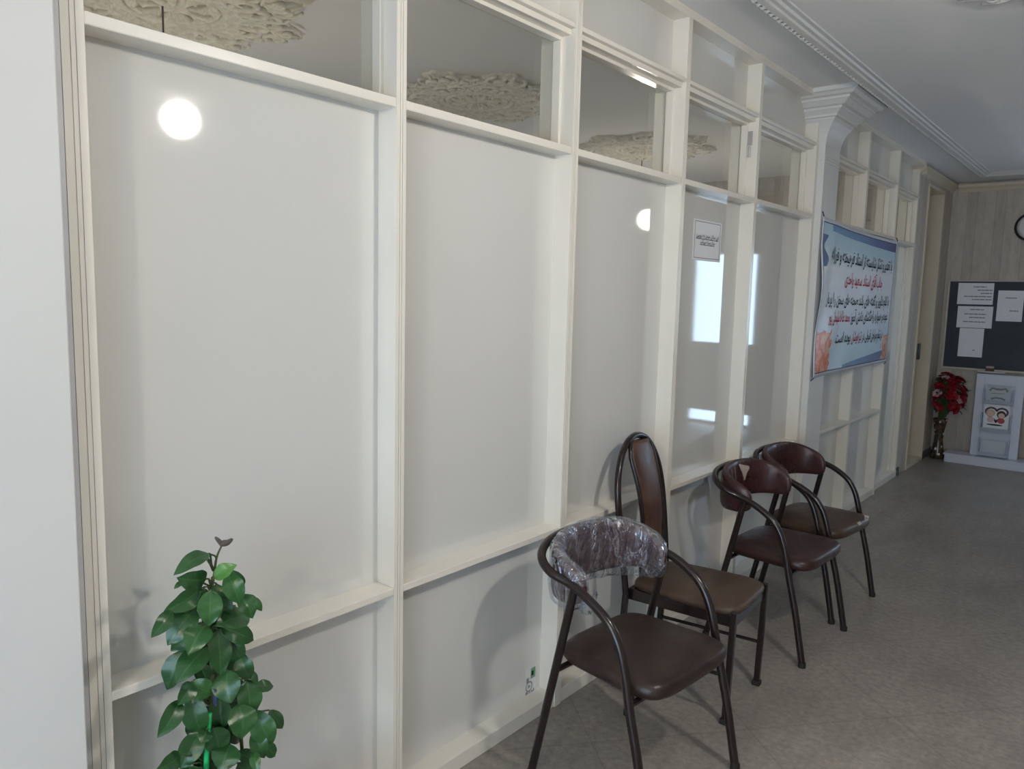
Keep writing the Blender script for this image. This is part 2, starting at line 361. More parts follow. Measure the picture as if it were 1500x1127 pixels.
for k, (a, c) in enumerate(bays):
    x = 0.0 if k < 7 else -.03
    P = lambda z0, z1: MB().box(x+PX-.01, x+PX, a, c, z0, z1).build('panel', M['panel'], wl)
    rail = lambda z0, z1, dx=0: MB().box(x+DP+.03, x-dx, a, c, z0, z1).build('rail', M['frame'], wl, bevel=.0025)
    # bottom rail, lower panel, ledge, main panel, sill, transom head, upper panel
    rail(0, .055, .004)
    if k < 7:
        P(.055, Z_LR[0]); rail(*Z_LR); P(Z_LR[1], Z_TS[0])
    else:
        d1 = empty('door_1'); tag(d1, 'narrow full height white gloss door past the banner', 'door', kind='structure')
        MB().box(x+PX-.01, x+PX, a, c, .055, Z_TS[0]).build('leaf', M['panel'], d1)
        MB().box(x+PX, x+PX+.02, a, a+.03, .055, Z_TS[0]).box(x+PX, x+PX+.02, c-.05, c, .055, Z_TS[0]).build('stile', M['frame'], d1)
    rail(*Z_TS)
    t = MB().box(x+DP+.03, x, a, c, Z_TT[0]+.020, Z_TT[0]+.036).box(x+DP+.03, x-.018, a, c, Z_TT[0], Z_TT[0]+.02).box(x+DP+.03, x-.03, a, c, Z_TT[0]+.036, Z_TT[1])
    t.build('transom_head', M['frame'], wl, bevel=.002)
    P(Z_TT[1], ZC-.034)
    w = empty('window_%d' % (k+1)); tag(w, 'clear glass transom window, ' + names[k], 'window', kind='structure')
    s = .013; z0, z1 = Z_TS[1], Z_TT[0]; f = MB()
    f.box(x-.088, x-.054, a, a+s, z0, z1).box(x-.088, x-.054, c-s, c, z0, z1).box(x-.088, x-.054, a+s, c-s, z0, z0+s).box(x-.088, x-.054, a+s, c-s, z1-s, z1)
    f.build('sash', M['frame'], w, bevel=.0015)
    MB().box(x-.0945, x-.0905, a, c, z0, z1).build('pane', M['glass'], w)
    MB().box(x-.0905, x-.088, c-.004, c, z0, z1).build('gasket', M['black'], w)
    if k == 3:
        h = MB().box(x-.054, x-.03, c-.006, c, 2.36, 2.43); h.tube([(x-.04, c-.008, 2.30), (x-.04, c-.008, 2.355)], .006, 8); h.build('hinge', M['aluminium'], w)
MB().box(DP, .002, .3, 7.5, ZC-.034, ZC).build('header', M['frame'], wl, bevel=.002)
MB().box(DP, -.0, Y0, .3, 0, ZC).build('plain_wall', M['plaster'], wl)
# strip between left pilaster and the first post
MB().box(DP, -.004, .575, .598, 0, ZC-.034).box(DP, -.001, .579, .584, 0, ZC-.034).box(DP, -.001, .588, .597, 0, ZC-.034).build('reveal_strip', simple('grey reveal', (.55,.56,.58,1), .35), wl)
MB().box(DP, 0, 5.045, 5.06, 0, ZC-.034).build('reveal_strip', M['frame'], wl)

def pilaster(name, y0, y1, label):
    e = empty(name); tag(e, label, 'pilaster', kind='structure'); xp = .038
    MB().box(DP, xp, y0, y1, 0, 2.50).build('shaft', M['plaster'], e, bevel=.003)
    # concave neck flaring to stepped square capital, as concentric rectangles
    prof = [(0,2.50),(.003,2.53),(.010,2.56),(.024,2.595),(.048,2.63),(.058,2.64),(.058,2.648),(.072,2.652),(.072,2.664),(.096,2.684),(.104,2.688),(.104,2.700),(.124,2.706),(.15,2.728),(.156,2.73),(.156,2.744),(.180,2.75),(.196,2.764),(.212,2.77),(.212,ZC)]
    b = MB(); vs = []; fs = []
    for d, z in prof:
        q = d*.82
        vs += [(DP, y0-q, z), (xp+d, y0-q, z), (xp+d, y1+q, z), (DP, y1+q, z)]
    n = len(prof)
    for i in range(n-1): fs += [(i*4+j, i*4+j+1, i*4+5+j, i*4+4+j) for j in range(3)] + [(i*4+3, i*4, i*4+4, i*4+7)]
    fs += [(3,2,1,0), ((n-1)*4,(n-1)*4+1,(n-1)*4+2,(n-1)*4+3)]
    b.add(vs, fs).build('capital', M['plaster'], e)
    for z in (2.40, 2.418, 2.436): MB().box(DP, xp+.004, y0-.004, y1+.004, z, z+.006).build('ring', M['plaster'], e)
    return e
pilaster('trim_1', 4.768, 5.045, 'white plaster pilaster with stepped capital between the panelled bays')
pilaster('trim_2', .12, .575, 'plain white pilaster at the left edge beside the first panel')

# ceiling cornice with dentils, then turning along the far wall
tr = empty('trim_3'); tag(tr, 'white plaster cornice strip with dentils running along the ceiling', 'cornice', kind='structure')
prof = [(.284,ZC),(.284,ZC-.028),(.292,ZC-.036),(.304,ZC-.034),(.318,ZC-.030),(.322,ZC-.020),(.338,ZC-.018),(.345,ZC-.008),(.362,ZC-.006),(.366,ZC)]
YT = 8.34
MB().prism(prof, 'y', Y0, YT+.1).build('moulding', M['plaster'], tr)
pr2 = [(YT+.366-p[0], p[1]) for p in prof]
MB().prism([(q[0], q[1]) for q in pr2], 'x', .262, XR).build('moulding', M['plaster'], tr)
b = MB(); y = 1.2
while y < YT: b.box(.266, .286, y, y+.026, ZC-.030, ZC-.004); y += .046
b.build('dentils', M['plaster'], tr)
b = MB()
y = 1.2
while y < YT:
    b.add([(.270,y+.01,ZC-.030),(.294,y+.004,ZC-.036),(.298,y+.02,ZC-.036),(.274,y+.03,ZC-.030),(.286,y+.017,ZC-.045)], [(0,1,4),(1,2,4),(2,3,4),(3,0,4)]); y += .046
b.build('carved_leaves', M['plaster'], tr)

# wallpapered end of the left wall with recessed cream doorway
wf = empty('wall_left_far'); tag(wf, 'wallpapered end stretch of left wall around the cream doorway', 'wall', kind='structure')
XF = -.045; OA, OB, OZ = 7.87, 8.52, 2.655
MB().box(-.22, XF, 7.54, OA, 0, ZC).box(-.22, XF, OB, YF, 0, ZC).box(-.22, XF, OA, OB, OZ, ZC).box(-.32, -.22, 7.54, YF, 0, ZC).build('papered_wall', M['paper_y'], wf)
cz = [(XF,2.70),(XF+.012,2.712),(XF+.018,2.725),(XF+.044,2.745),(XF+.05,2.76),(XF+.05,2.772),(XF,2.772)]
MB().prism(cz, 'y', 7.50, YF).build('crown', M['far_frame'], wf)
MB().prism([(7.54-(p[0]-XF), p[1]) for p in cz], 'x', -.16, XF+.05).build('crown', M['far_frame'], wf)
tag(MB().prism([(YF-(p[0]-XF), p[1]) for p in cz], 'x', XF+.05, XR).build('trim_4', M['far_frame']), 'thin cream crown strip along the top of the far wall', 'crown moulding', kind='structure')
MB().box(XF, XF+.012, 7.54, 7.60, 0, .075).box(XF-.0, XF+.012, OB+.01, YF, 0, .075).build('skirting', M['skirt'], wf)
d2 = empty('door_2'); tag(d2, 'cream painted door recessed in the wallpapered corner', 'door', kind='structure')
MB().box(-.218, XF+.012, OB-.012, OB+.008, 0, OZ).box(-.218, XF+.012, OA-.008, OA+.012, 0, OZ).box(-.218, XF+.012, OA, OB, OZ-.02, OZ+.008).build('frame', M['far_frame'], d2)
MB().box(-.218, -.18, OA+.012, OB-.012, .03, OZ-.02).build('leaf', simple('brown door leaf', srgb(150,134,114), .4), d2)
MB().box(-.18, XF+.008, OA+.012, OB-.012, 0, .03).build('threshold', M['far_frame'], d2)
p = on_x(1344, 515, XF+.012)
MB().box(XF+.012, XF+.03, p.y-.03, p.y+.03, p.z-.075, p.z+.075).build('lock', M['black'], d2, bevel=.004)

# baseboard of the far wall
b = MB().box(XF, DX0, YF-.012, YF, 0, .07); tag(b.build('baseboard_far', simple('beige skirting', srgb(168,158,146), .5)), 'low beige skirting along the far wall', 'baseboard', kind='structure')

# ------------------------------------------------------------------ ceiling rosettes (carved plaster relief)
def rosette(cx, cy, rad, label, seed, group='plaster rosettes in the back room', mat=None):
    mat = mat or M['rosette']
    rnd = random.Random(seed); NT_, NR = 256, 58; b = MB(); vs = []
    ph = [rnd.uniform(0, 6.28) for _ in range(6)]
    def outline(a):
        s = .5+.5*math.cos(8*a+ph[0]); t = .5+.5*math.cos(16*a+ph[1])
        return rad*(.70 + .24*s**1.6 + .05*t + .03*math.cos(5*a+ph[2]) + .022*math.cos(41*a))
    for j in range(NR+1):
        q = j/NR
        for i in range(NT_):
            a = 2*math.pi*i/NT_; r = outline(a)*q
            # scrolls: rings, petals and curled leaves
            rel = .010
            rr = r/rad
            if q < .2: rel += .018*math.cos(rr*8)+.004*math.cos(12*a)
            elif rr < .36: rel += .006+.010*math.cos((rr-.28)*75)+.008*math.cos(24*a+rr*25)
            else:
                sw = math.sin(16*a+9*math.sin(rr*17+ph[3])) * math.sin(rr*36+3*math.cos(8*a+ph[4]))
                sw2 = math.sin(34*a-rr*40)*math.cos(rr*58+4*math.sin(8*a))
                rel += .008 + .010*sw + .007*sw2
                if abs(rr-.40) < .03: rel += .016
            if q > .97: rel *= (1-q)/.03
            elif q > .88: rel = max(rel, .016)
            vs.append((cx+r*math.cos(a), cy+r*math.sin(a), ZC - max(rel, 0) - .0005))
    fs = [(j*NT_+i, j*NT_+(i+1) % NT_, (j+1)*NT_+(i+1) % NT_, (j+1)*NT_+i) for j in range(1, NR) for i in range(NT_)]
    fs += [(0, NT_+(i+1) % NT_, NT_+i) for i in range(NT_)]
    b.add(vs, fs); o = b.build('ceiling_rosette', mat, smooth=True); tag(o, label, 'ceiling rosette', group)
    sc = MB(); zb = ZC-.016; n8 = ph[0]
    def P(r, a, dz=0): return (cx+r*math.cos(a), cy+r*math.sin(a), zb-dz)
    for k in range(8):
        a0 = (2*math.pi*k-n8)/8
        for sg in (-1, 1):
            for r0, off, R0, turns, w in ((.56,.17,.115,1.6,.0125),(.78,.10,.075,1.4,.010),(.47,.30,.07,1.5,.010),(.68,.30,.065,1.5,.009)):
                r0 *= rad; R1 = R0*rad/.62*.95; c0 = Vector((r0*math.cos(a0+sg*off), r0*math.sin(a0+sg*off))); pts = []
                for i in range(23):
                    t = i/22; q = R1*(1-.88*t); al = a0+sg*(.4+turns*2*math.pi*t)
                    pts.append((cx+c0.x+q*math.cos(al), cy+c0.y+q*math.sin(al), zb-.010-.012*t))
                sc.tube(pts, [w*(.6+.7*math.sin(math.pi*min(1, .12+i/22*.9))) for i in range(23)], 7)
            # acanthus tip
            sc.tube([P(rad*.62, a0+sg*.10), P(rad*.78, a0+sg*.075, .012), P(rad*.94, a0+sg*.02, .006)], [.014,.018,.004], 7)
        a1 = a0+math.pi/8
        for dq in (-.10, 0, .10): sc.tube([P(rad*.40, a1+dq*.6), P(rad*.55, a1+dq*.9, .014), P(rad*.70, a1+dq*1.1, .004)], [.010,.015,.004], 7)
        sc.tube([P(rad*.10, a0, .008), P(rad*.20, a0, .018), P(rad*.27, a0, .004)], [.008,.016,.004], 7)
    sc.build('scrollwork', mat, o, smooth=True)
    rg = MB()
    for rr, w in ((.29,.012),(.345,.016),(.40,.010)): rg.tube([P(rad*rr, 2*math.pi*i/64, .004) for i in range(65)], w, 8, cap=False)
    rg.build('ring', mat, o, smooth=True)
    return o
ROS = [(-1.75,1.70),(-1.75,3.64),(-1.68,5.58)]
rosette(*ROS[0], .62, 'carved plaster rosette seen through the nearest transom', 3)
rosette(*ROS[1], .64, 'carved plaster rosette seen through the second transom', 5)
rosette(*ROS[2], .62, 'carved plaster rosette with wire seen through the third transom', 8)
rosette(1.52, 3.34, .68, 'plaster rosette on the hall ceiling cropped at the top right', 11, 'plaster rosette on the hall ceiling', M['plaster'])
for (x, y), lab in zip(((-1.754,1.655),(-1.886,5.9)), ('thin lamp wire hanging below the nearest rosette', 'thin lamp wire hanging below the third rosette')):
    e = empty('pendant_wire', (x, y, ZC)); tag(e, lab, 'lamp wire')
    MB().tube([(0,0,-.02),(0,0,-1.02)], .004, 6).build('cord', M['bud'], e)
    MB().lathe([(.012,-1.10),(.022,-1.09),(.022,-1.03),(.008,-1.015)], seg=12).build('lamp_holder', M['black'], e)
    MB().lathe([(max(.05*math.sin(R(t)), .002), -1.145+.05*math.cos(R(t))) for t in range(0, 181, 15)], seg=20).build('bulb', M['bulb'], e, smooth=True)  # glowing end added below the sills to brighten the back-room ceiling

# ------------------------------------------------------------------ hall lamps (two seen as reflections; the third, unseen, added for warm light on the posts)
for (x, y), lab in zip(((1.80,1.82),(2.2,6.85),(1.6,-1.9)), ('glowing round pendant lamp reflected in the first panel', 'glowing round pendant lamp reflected in the third panel', 'glowing round pendant lamp near the wide end window')):
    e = empty('pendant_lamp', (x, y, ZC)); tag(e, lab, 'lamp', 'round hall pendant lamps')
    MB().lathe([(.05,0),(.05,-.012),(.02,-.03)], seg=16).build('canopy', M['frame'], e)
    MB().tube([(0,0,-.02),(0,0,-.32)], .005, 8).build('cord', M['frame'], e)
    MB().lathe([(.02,-.30),(.03,-.31),(.03,-.345)], seg=16).build('lamp_holder', M['frame'], e)
    r = .072 if y < 3 else .105
    MB().lathe([(.03,-.335),(.27,-.352),(.285,-.360),(.283,-.364),(.03,-.350)], seg=40).build('shade', M['shade_black'], e, smooth=True, auto=40)  # wide disc added to keep lamp light off the ceiling and upper panels
    MB().lathe([(max(r*math.sin(R(t)), .002), -.445+r*math.cos(R(t))) for t in range(0, 181, 12)], seg=28).build('globe', M['lamp_dim'] if y > 3 else M['lamp'] if y > 0 else M['lamp_warm'], e, smooth=True)

# ------------------------------------------------------------------ chairs
def seat_mesh(hf, hr, x0, x1, z0, z1, rad=.09, puff=.02, ex=3.4, bulge=.02):
    """cushion: rounded trapezoid outline, puffed top"""
    N = 72; out = []
    for i in range(N):
        a = 2*math.pi*i/N; c, s = math.cos(a), math.sin(a)
        ux = abs(c)**(2/ex)*(1 if c >= 0 else -1); uy = abs(s)**(2/ex)*(1 if s >= 0 else -1)
        t = (ux+1)/2; hw = hr+(hf-hr)*t
        out.append(Vector((x0+(x1-x0)*t + bulge*(1-uy*uy)*max(0, ux), uy*hw, 0)))
    ctr = Vector(((x0+x1)/2, 0, 0)); rings = []; h = z1-z0
    prof = [(.90, z0), (.965, z0+.003), (.992, z0+h*.25), (1, z0+h*.5), (.985, z0+h*.78), (.95, z1-.002), (.88, z1+puff*.25), (.7, z1+puff*.7), (.45, z1+puff*.95), (.2, z1+puff)]
    vs = []
    for s, z in prof: vs += [ctr + (p-ctr)*s + Vector((0,0,z)) for p in out]
    n = len(prof)
    fs = [(j*N+i, j*N+(i+1) % N, (j+1)*N+(i+1) % N, (j+1)*N+i) for j in range(n-1) for i in range(N)]
    fs += [tuple(range(N))[::-1], tuple(range((n-1)*N, n*N))]
    return MB().add(vs, fs)

AR = .0145
RAIL = [(0,.258,0),(-.045,.256,.22),(-.085,.254,.376),(-.108,.252,.477),(-.136,.252,.560),(-.178,.252,.616),(-.25,.252,.660),(-.33,.250,.688),(-.400,.264,.712),(-.462,.236,.742),(-.505,.145,.764),(-.520,0,.770)]
RAIL = [(x+.21, y, z) for x, y, z in RAIL]
def pad_curve(t):
    """t -1..1 along the padded back; centre line hugging the inside of the rail"""
    s = abs(t); P = [(-.498,0),(-.484,.115),(-.442,.196),(-.375,.227),(-.300,.218)]
    Q = spline([(p[0]+.21+.012, p[1], 0) for p in P], 8)
    k = min(s, 1)*32; i = min(int(k), 31); q = Q[i].lerp(Q[i+1], k-i)
    return Vector((q.x, q.y*(1 if t >= 0 else -1), 0))
def pad_z(s): return .798-.085*s**2, .604+.012*s**2
def pad_mesh(off=0.0, n=64, seg=20):
    pts = [pad_curve(-1+2*i/n) for i in range(n+1)]; vs = []
    for i, p in enumerate(pts):
        t = -1+2*i/n; s = abs(t)
        tg = (pts[min(i+1,n)]-pts[max(i-1,0)]).normalized(); nm = Vector((tg.y, -tg.x, 0))
        endr = math.sqrt(max(0, 1-((s-.80)/.20)**2)) if s > .80 else 1
        zt, zb = pad_z(s); zc, hh = (zt+zb)/2, (zt-zb)/2
        hh = hh*(.18+.82*endr)+off; th = .019*(.3+.7*endr)+off
        for k in range(seg):
            a = 2*math.pi*k/seg; c, sn = math.cos(a), math.sin(a)
            cx = abs(c)**.75*(1 if c >= 0 else -1); sz = abs(sn)**.6*(1 if sn >= 0 else -1)
            vs.append(p + nm*cx*th + Vector((0,0,zc+sz*hh)))
    fs = [(i*seg+k, i*seg+(k+1) % seg, (i+1)*seg+(k+1) % seg, (i+1)*seg+k) for i in range(n) for k in range(seg)]
    fs += [tuple(range(seg))[::-1], tuple(range(n*seg, (n+1)*seg))]
    return MB().add(vs, fs)

def armchair(loc, rz, label, seat_m, pad_m):
    e = empty('armchair', loc, rz); tag(e, label, 'chair', 'tubular armchairs along the partition')
    full = [(x,-y,z) for x,y,z in RAIL] + [(x,y,z) for x,y,z in RAIL[::-1][1:]]
    sp = spline(full, 7)
    # the bent tube: two front legs running on into arms and back loop
    zc = .43
    i0 = next(i for i, p in enumerate(sp) if p.z >= zc); i1 = len(sp)-1-next(i for i, p in enumerate(sp[::-1]) if p.z >= zc)
    MB().tube(sp[i0-1:i1+2], AR, 14).build('arm_rail', M['chair_tube'], e, smooth=True, auto=50)
    for seg in (sp[:i0], sp[i1+1:]):
        leg = MB().tube(seg, AR, 14).build('leg', M['chair_tube'], e, smooth=True, auto=50)
        f = seg[0] if seg[0].z < seg[-1].z else seg[-1]
        MB().lathe([(AR+.0015,.0),(AR+.0015,.018),(AR,.022)], (f.x-.002, f.y, 0), 14).build('foot_cap', M['tread'], leg, smooth=True, auto=40)
    for s in (-1, 1):
        top = Vector((-.31+.21, s*.250, .676)); bot = Vector((-.455+.21, s*.268, 0))
        leg = MB().tube([bot, bot.lerp(top, .5), top], AR*.95, 14).build('leg', M['chair_tube'], e, smooth=True, auto=50)
        MB().lathe([(AR+.001,.0),(AR+.001,.018),(AR-.001,.022)], (bot.x+.002, bot.y, 0), 14).build('foot_cap', M['tread'], leg, smooth=True, auto=40)
    b = MB(); zb = .392
    b.tube([(-.085+.21, -.253, zb), (-.085+.21, .253, zb)], .010, 10)
    b.tube([(-.372+.21, -.258, zb), (-.372+.21, .258, zb)], .010, 10)
    for s in (-1, 1): b.tube([(-.085+.21, s*.15, zb), (-.372+.21, s*.15, zb)], .009, 8)
    b.build('cross_bar', M['chair_tube'], e, smooth=True, auto=50)
    seat = seat_mesh(.236, .212, -.425+.21, -.010+.21, .402, .452, puff=.014, ex=5.5, bulge=.004).build('seat', seat_m, e, smooth=True)
    pad = pad_mesh().build('back_pad', pad_m, e, smooth=True)
    return e, seat, pad

def chair_pose(pl, pr):
    """floor points of the two front feet -> location and rotation"""
    v = Vector((pr[0]-pl[0], pr[1]-pl[1], 0)).normalized(); d = Vector((v.y, -v.x, 0)); m = Vector(((pl[0]+pr[0])/2, (pl[1]+pr[1])/2, 0))
    return m - d*.21, math.atan2(d.y, d.x)
l, a = chair_pose((.645,1.832), (.687,2.348))
ch1, st1, pd1 = armchair(l, a, 'brown armchair nearest the camera, its back wrapped in clear plastic', M['seat_worn'], M['pad_plum'])
l, a = chair_pose((.604,3.229), (.624,3.743))
ch3, st3, pd3 = armchair(l, a, 'plum armchair with pale tear in its back pad, past the tall backed chair', M['seat_plum'], M['pad_plum'])
l, a = chair_pose((.554,3.784), (.607,4.299))
ch4, st4, pd4 = armchair(l, a, 'farthest armchair of the row, olive brown seat with chipped front corner', M['seat_olive'], M['pad_plum'])

# plastic film over the first pad, with loose tail at the right end and bag bottom at the left
rnd = random.Random(4)
b = pad_mesh(.008, 80, 26)
for v in b.v:
    v += Vector((rnd.uniform(-1,1), rnd.uniform(-1,1), rnd.uniform(-1,1)))*.0005
    w = math.sin(v.y*95+v.z*30)+.7*math.sin(v.y*55-v.z*70+1)
    v.x += .003*w
    if v.z < .66: v.z -= (.010+.014*max(0, min(1, v.y/.2)))*(.66-v.z)/.06
b.build('plastic_cover', M['film'], ch1, smooth=True)
def bag(u, t):
    a = 2*math.pi*u; r = .034*(1-.35*t**3)*(1 if t < .9 else .6)
    return (-.105+.018+r*1.1*math.cos(a)+.004*math.sin(9*a+t*6), -.208+r*.75*math.sin(a)+.003*math.sin(7*a), .665-.075*t)
MB().grid(bag, 28, 10).build('plastic_tail', M['film'], ch1, smooth=True)

# torn spots
def patch(parent, pts, m, name='torn_patch'):
    MB().add(pts, [tuple(range(len(pts)))]).build(name, m, parent, recalc=False)
def pad_pt(t, z, lift=.0035):
    p0, p1 = pad_curve(t-.03), pad_curve(t+.03); tg = (p1-p0).normalized(); nm = Vector((tg.y, -tg.x, 0))
    s = abs(t); zt, zb = pad_z(s); q = (z-(zt+zb)/2)/((zt-zb)/2)
    th = .019*max(.05, 1-abs(q)**(1/.6*2))**.375 if abs(q) < 1 else 0
    return pad_curve(t) + nm*(th+lift) + Vector((0,0,z))
TQ = [(.778,-.16,-.13),(.768,-.15,-.06),(.758,-.135,.03),(.746,-.11,.045),(.734,-.085,.02),(.720,-.065,-.005),(.706,-.05,-.015),(.690,-.036,-.026)]
MB().add([pad_pt(t, z, .0035) for z, ta, tb in TQ for t in (ta+.18, (ta+tb)/2+.18, tb+.18)], [(3*i+j, 3*i+j+1, 3*i+j+4, 3*i+j+3) for i in range(len(TQ)-1) for j in range(2)]).build('torn_patch', M['tear'], pd3, recalc=False)
for t0, z0, t1, z1 in ((-.12,.775,-.07,.70),(-.20,.77,-.17,.72),(.10,.73,.13,.69)):
    A, B = pad_pt(t0, z0, .003), pad_pt(t1, z1, .003); patch(pd3, [A, A+Vector((0,.004,0)), B+Vector((0,.003,.0)), B], M['tear'], 'scratch')
sx = -.012+.21
patch(st4, [(sx+.000,.100,.438),(sx-.001,.145,.441),(sx-.010,.178,.456),(sx-.030,.160,.4625),(sx-.012,.12,.459)], M['tear'])
patch(st4, [(sx+.006,.01,.440),(sx+.005,.05,.441),(sx-.006,.052,.4555),(sx-.004,.005,.4555)], M['tear'])

# tall backed side chair
def side_chair(pl, pr, label):
    v = Vector((pr[0]-pl[0], pr[1]-pl[1], 0)).normalized(); d = Vector((v.y, -v.x, 0)); m = Vector(((pl[0]+pr[0])/2, (pl[1]+pr[1])/2, 0))
    e = empty('side_chair', m, math.atan2(d.y, d.x)); tag(e, label, 'chair')
    def leg(p0, p1, r=.0125):
        o = MB().tube([p0, Vector(p0).lerp(Vector(p1), .5), p1], r*1.3, 4, up=(1,1,0)).build('leg', M['chair_tube'], e, bevel=.004)
        MB().box(p0[0]-.016, p0[0]+.016, p0[1]-.016, p0[1]+.016, 0, .02).build('foot_cap', M['tread'], o, bevel=.003)
    for s in (-1, 1):
        leg((0, s*.182, 0), (.012, s*.182, .438))
        st = MB().tube([(.005, s*.182, .185), (-.43, s*.180, .175)], .0075, 8).build('stretcher', M['chair_tube'], e, smooth=True, auto=50)
        leg((-.452, s*.185, 0), (-.425, s*.190, .395))
    MB().box(-.428, .012, -.170, .170, .368, .415).build('seat_frame', M['chair_tube'], e, bevel=.006)
    seat_mesh(.198, .172, -.425, .022, .412, .448, puff=.014, ex=6, bulge=.006).build('seat', M['seat_olive'], e, smooth=True)
    def bx(z): return -.425 - .082*max(0, (z-.40)/.62)**1.15
    L = [(bx(.395), .190, .395), (bx(.55), .198, .55), (bx(.70), .203, .70), (bx(.80), .198, .80), (bx(.88), .175, .88), (bx(.95), .128, .95), (bx(.99), .068, .99), (bx(1.004), 0, 1.004)]
    full = [(x,-y,z) for x,y,z in L] + L[::-1][1:]
    MB().tube(spline(full, 7), .0135, 14).build('back_frame', M['chair_tube'], e, smooth=True, auto=50)
    # bowed padded splat
    def sp(t):  # t 0 top .. 1 bottom : centre x, half width, z
        z = .985-(.985-.43)*t
        return bx(z)+.012+.032*math.sin(math.pi*min(1, t*1.05))**1.1, (.100-.030*t)*min(1, .55+t*5)**.6, z
    n, seg = 40, 20; vs = []
    for i in range(n+1):
        x, hw, z = sp(i/n)
        for k in range(seg):
            a = 2*math.pi*k/seg; c, s = math.cos(a), math.sin(a)
            vs.append((x+abs(c)**.8*(1 if c >= 0 else -1)*.017, abs(s)**.7*(1 if s >= 0 else -1)*hw, z))
    fs = [(i*seg+k, i*seg+(k+1) % seg, (i+1)*seg+(k+1) % seg, (i+1)*seg+k) for i in range(n) for k in range(seg)] + [tuple(range(seg))[::-1], tuple(range(n*seg, (n+1)*seg))]
    MB().add(vs, fs).build('back_pad', M['splat'], e, smooth=True)
    b = MB()
    for s in (-1, 1): b.tube([(sp(i/20)[0], s*(sp(i/20)[1]+.004), sp(i/20)[2]) for i in range(21)], .010, 10)
    b.build('piping', M['chair_tube'], e, smooth=True)
    return e
side_chair((.539,2.587), (.513,2.95), 'armless chair with tall arched tube back and brown padded splat')

# ------------------------------------------------------------------ Persian lettering (joined letter forms, laid out left to right)
FORMS = {}
def _reg(ch, base, four): FORMS[ch] = [base+i for i in range(4 if four else 2)]
for ch, base, four in (('آ',0xFE81,0),('ا',0xFE8D,0),('ب',0xFE8F,1),('پ',0xFB56,1),('ت',0xFE95,1),('ج',0xFE9D,1),('چ',0xFB7A,1),('ح',0xFEA1,1),('خ',0xFEA5,1),('د',0xFEA9,0),('ذ',0xFEAB,0),('ر',0xFEAD,0),
    ('ز',0xFEAF,0),('س',0xFEB1,1),('ش',0xFEB5,1),('ص',0xFEB9,1),('ض',0xFEBD,1),('ط',0xFEC1,1),('ع',0xFEC9,1),('غ',0xFECD,1),('ف',0xFED1,1),('ق',0xFED5,1),('ک',0xFB8E,1),('گ',0xFB92,1),('ل',0xFEDD,1),
    ('م',0xFEE1,1),('ن',0xFEE5,1),('ه',0xFEE9,1),('و',0xFEED,0),('ی',0xFBFC,1)): _reg(ch, base, four)
def shape(s):
    out = []
    for i, c in enumerate(s):
        if c not in FORMS: out.append('' if c == '\u200c' else c); continue
        prev = i > 0 and s[i-1] in FORMS and len(FORMS[s[i-1]]) == 4
        nxt = i+1 < len(s) and s[i+1] in FORMS and len(FORMS[c]) == 4
        f = FORMS[c]; out.append(chr(f[3] if prev and nxt else f[1] if prev else f[2] if nxt else f[0]))
    return ''.join(out[::-1])
def text_polys(body, bold=.0):
    """flat outline mesh of a text: list of vertices (x, y), faces; width and height normalised by font units"""
    c = bpy.data.curves.new('lettering', 'FONT'); c.body = body; c.resolution_u = 3; c.offset = bold
    o = bpy.data.objects.new('lettering', c); COL.objects.link(o); bpy.context.view_layer.update()
    me = bpy.data.meshes.new_from_object(o.evaluated_get(bpy.context.evaluated_depsgraph_get()))
    vs = [(v.co.x, v.co.y) for v in me.vertices]; fs = [tuple(p.vertices) for p in me.polygons]
    bpy.data.objects.remove(o); bpy.data.curves.remove(c); bpy.data.meshes.remove(me); return vs, fs
def lettering(body, mapfn, u0, u1, vbase, vh, m, parent, name='lettering', bold=.008):
    """fit text between u0 and u1; vh is the height of one font unit; mapfn(u, v) -> point"""
    vs, fs = text_polys(body, bold)
    if not vs: return
    x0 = min(p[0] for p in vs); x1 = max(p[0] for p in vs)
    b = MB(); b.add([mapfn(u0+(p[0]-x0)/(x1-x0)*(u1-u0), vbase+p[1]*vh) for p in vs], fs)
    return b.build(name, m, parent, recalc=False)

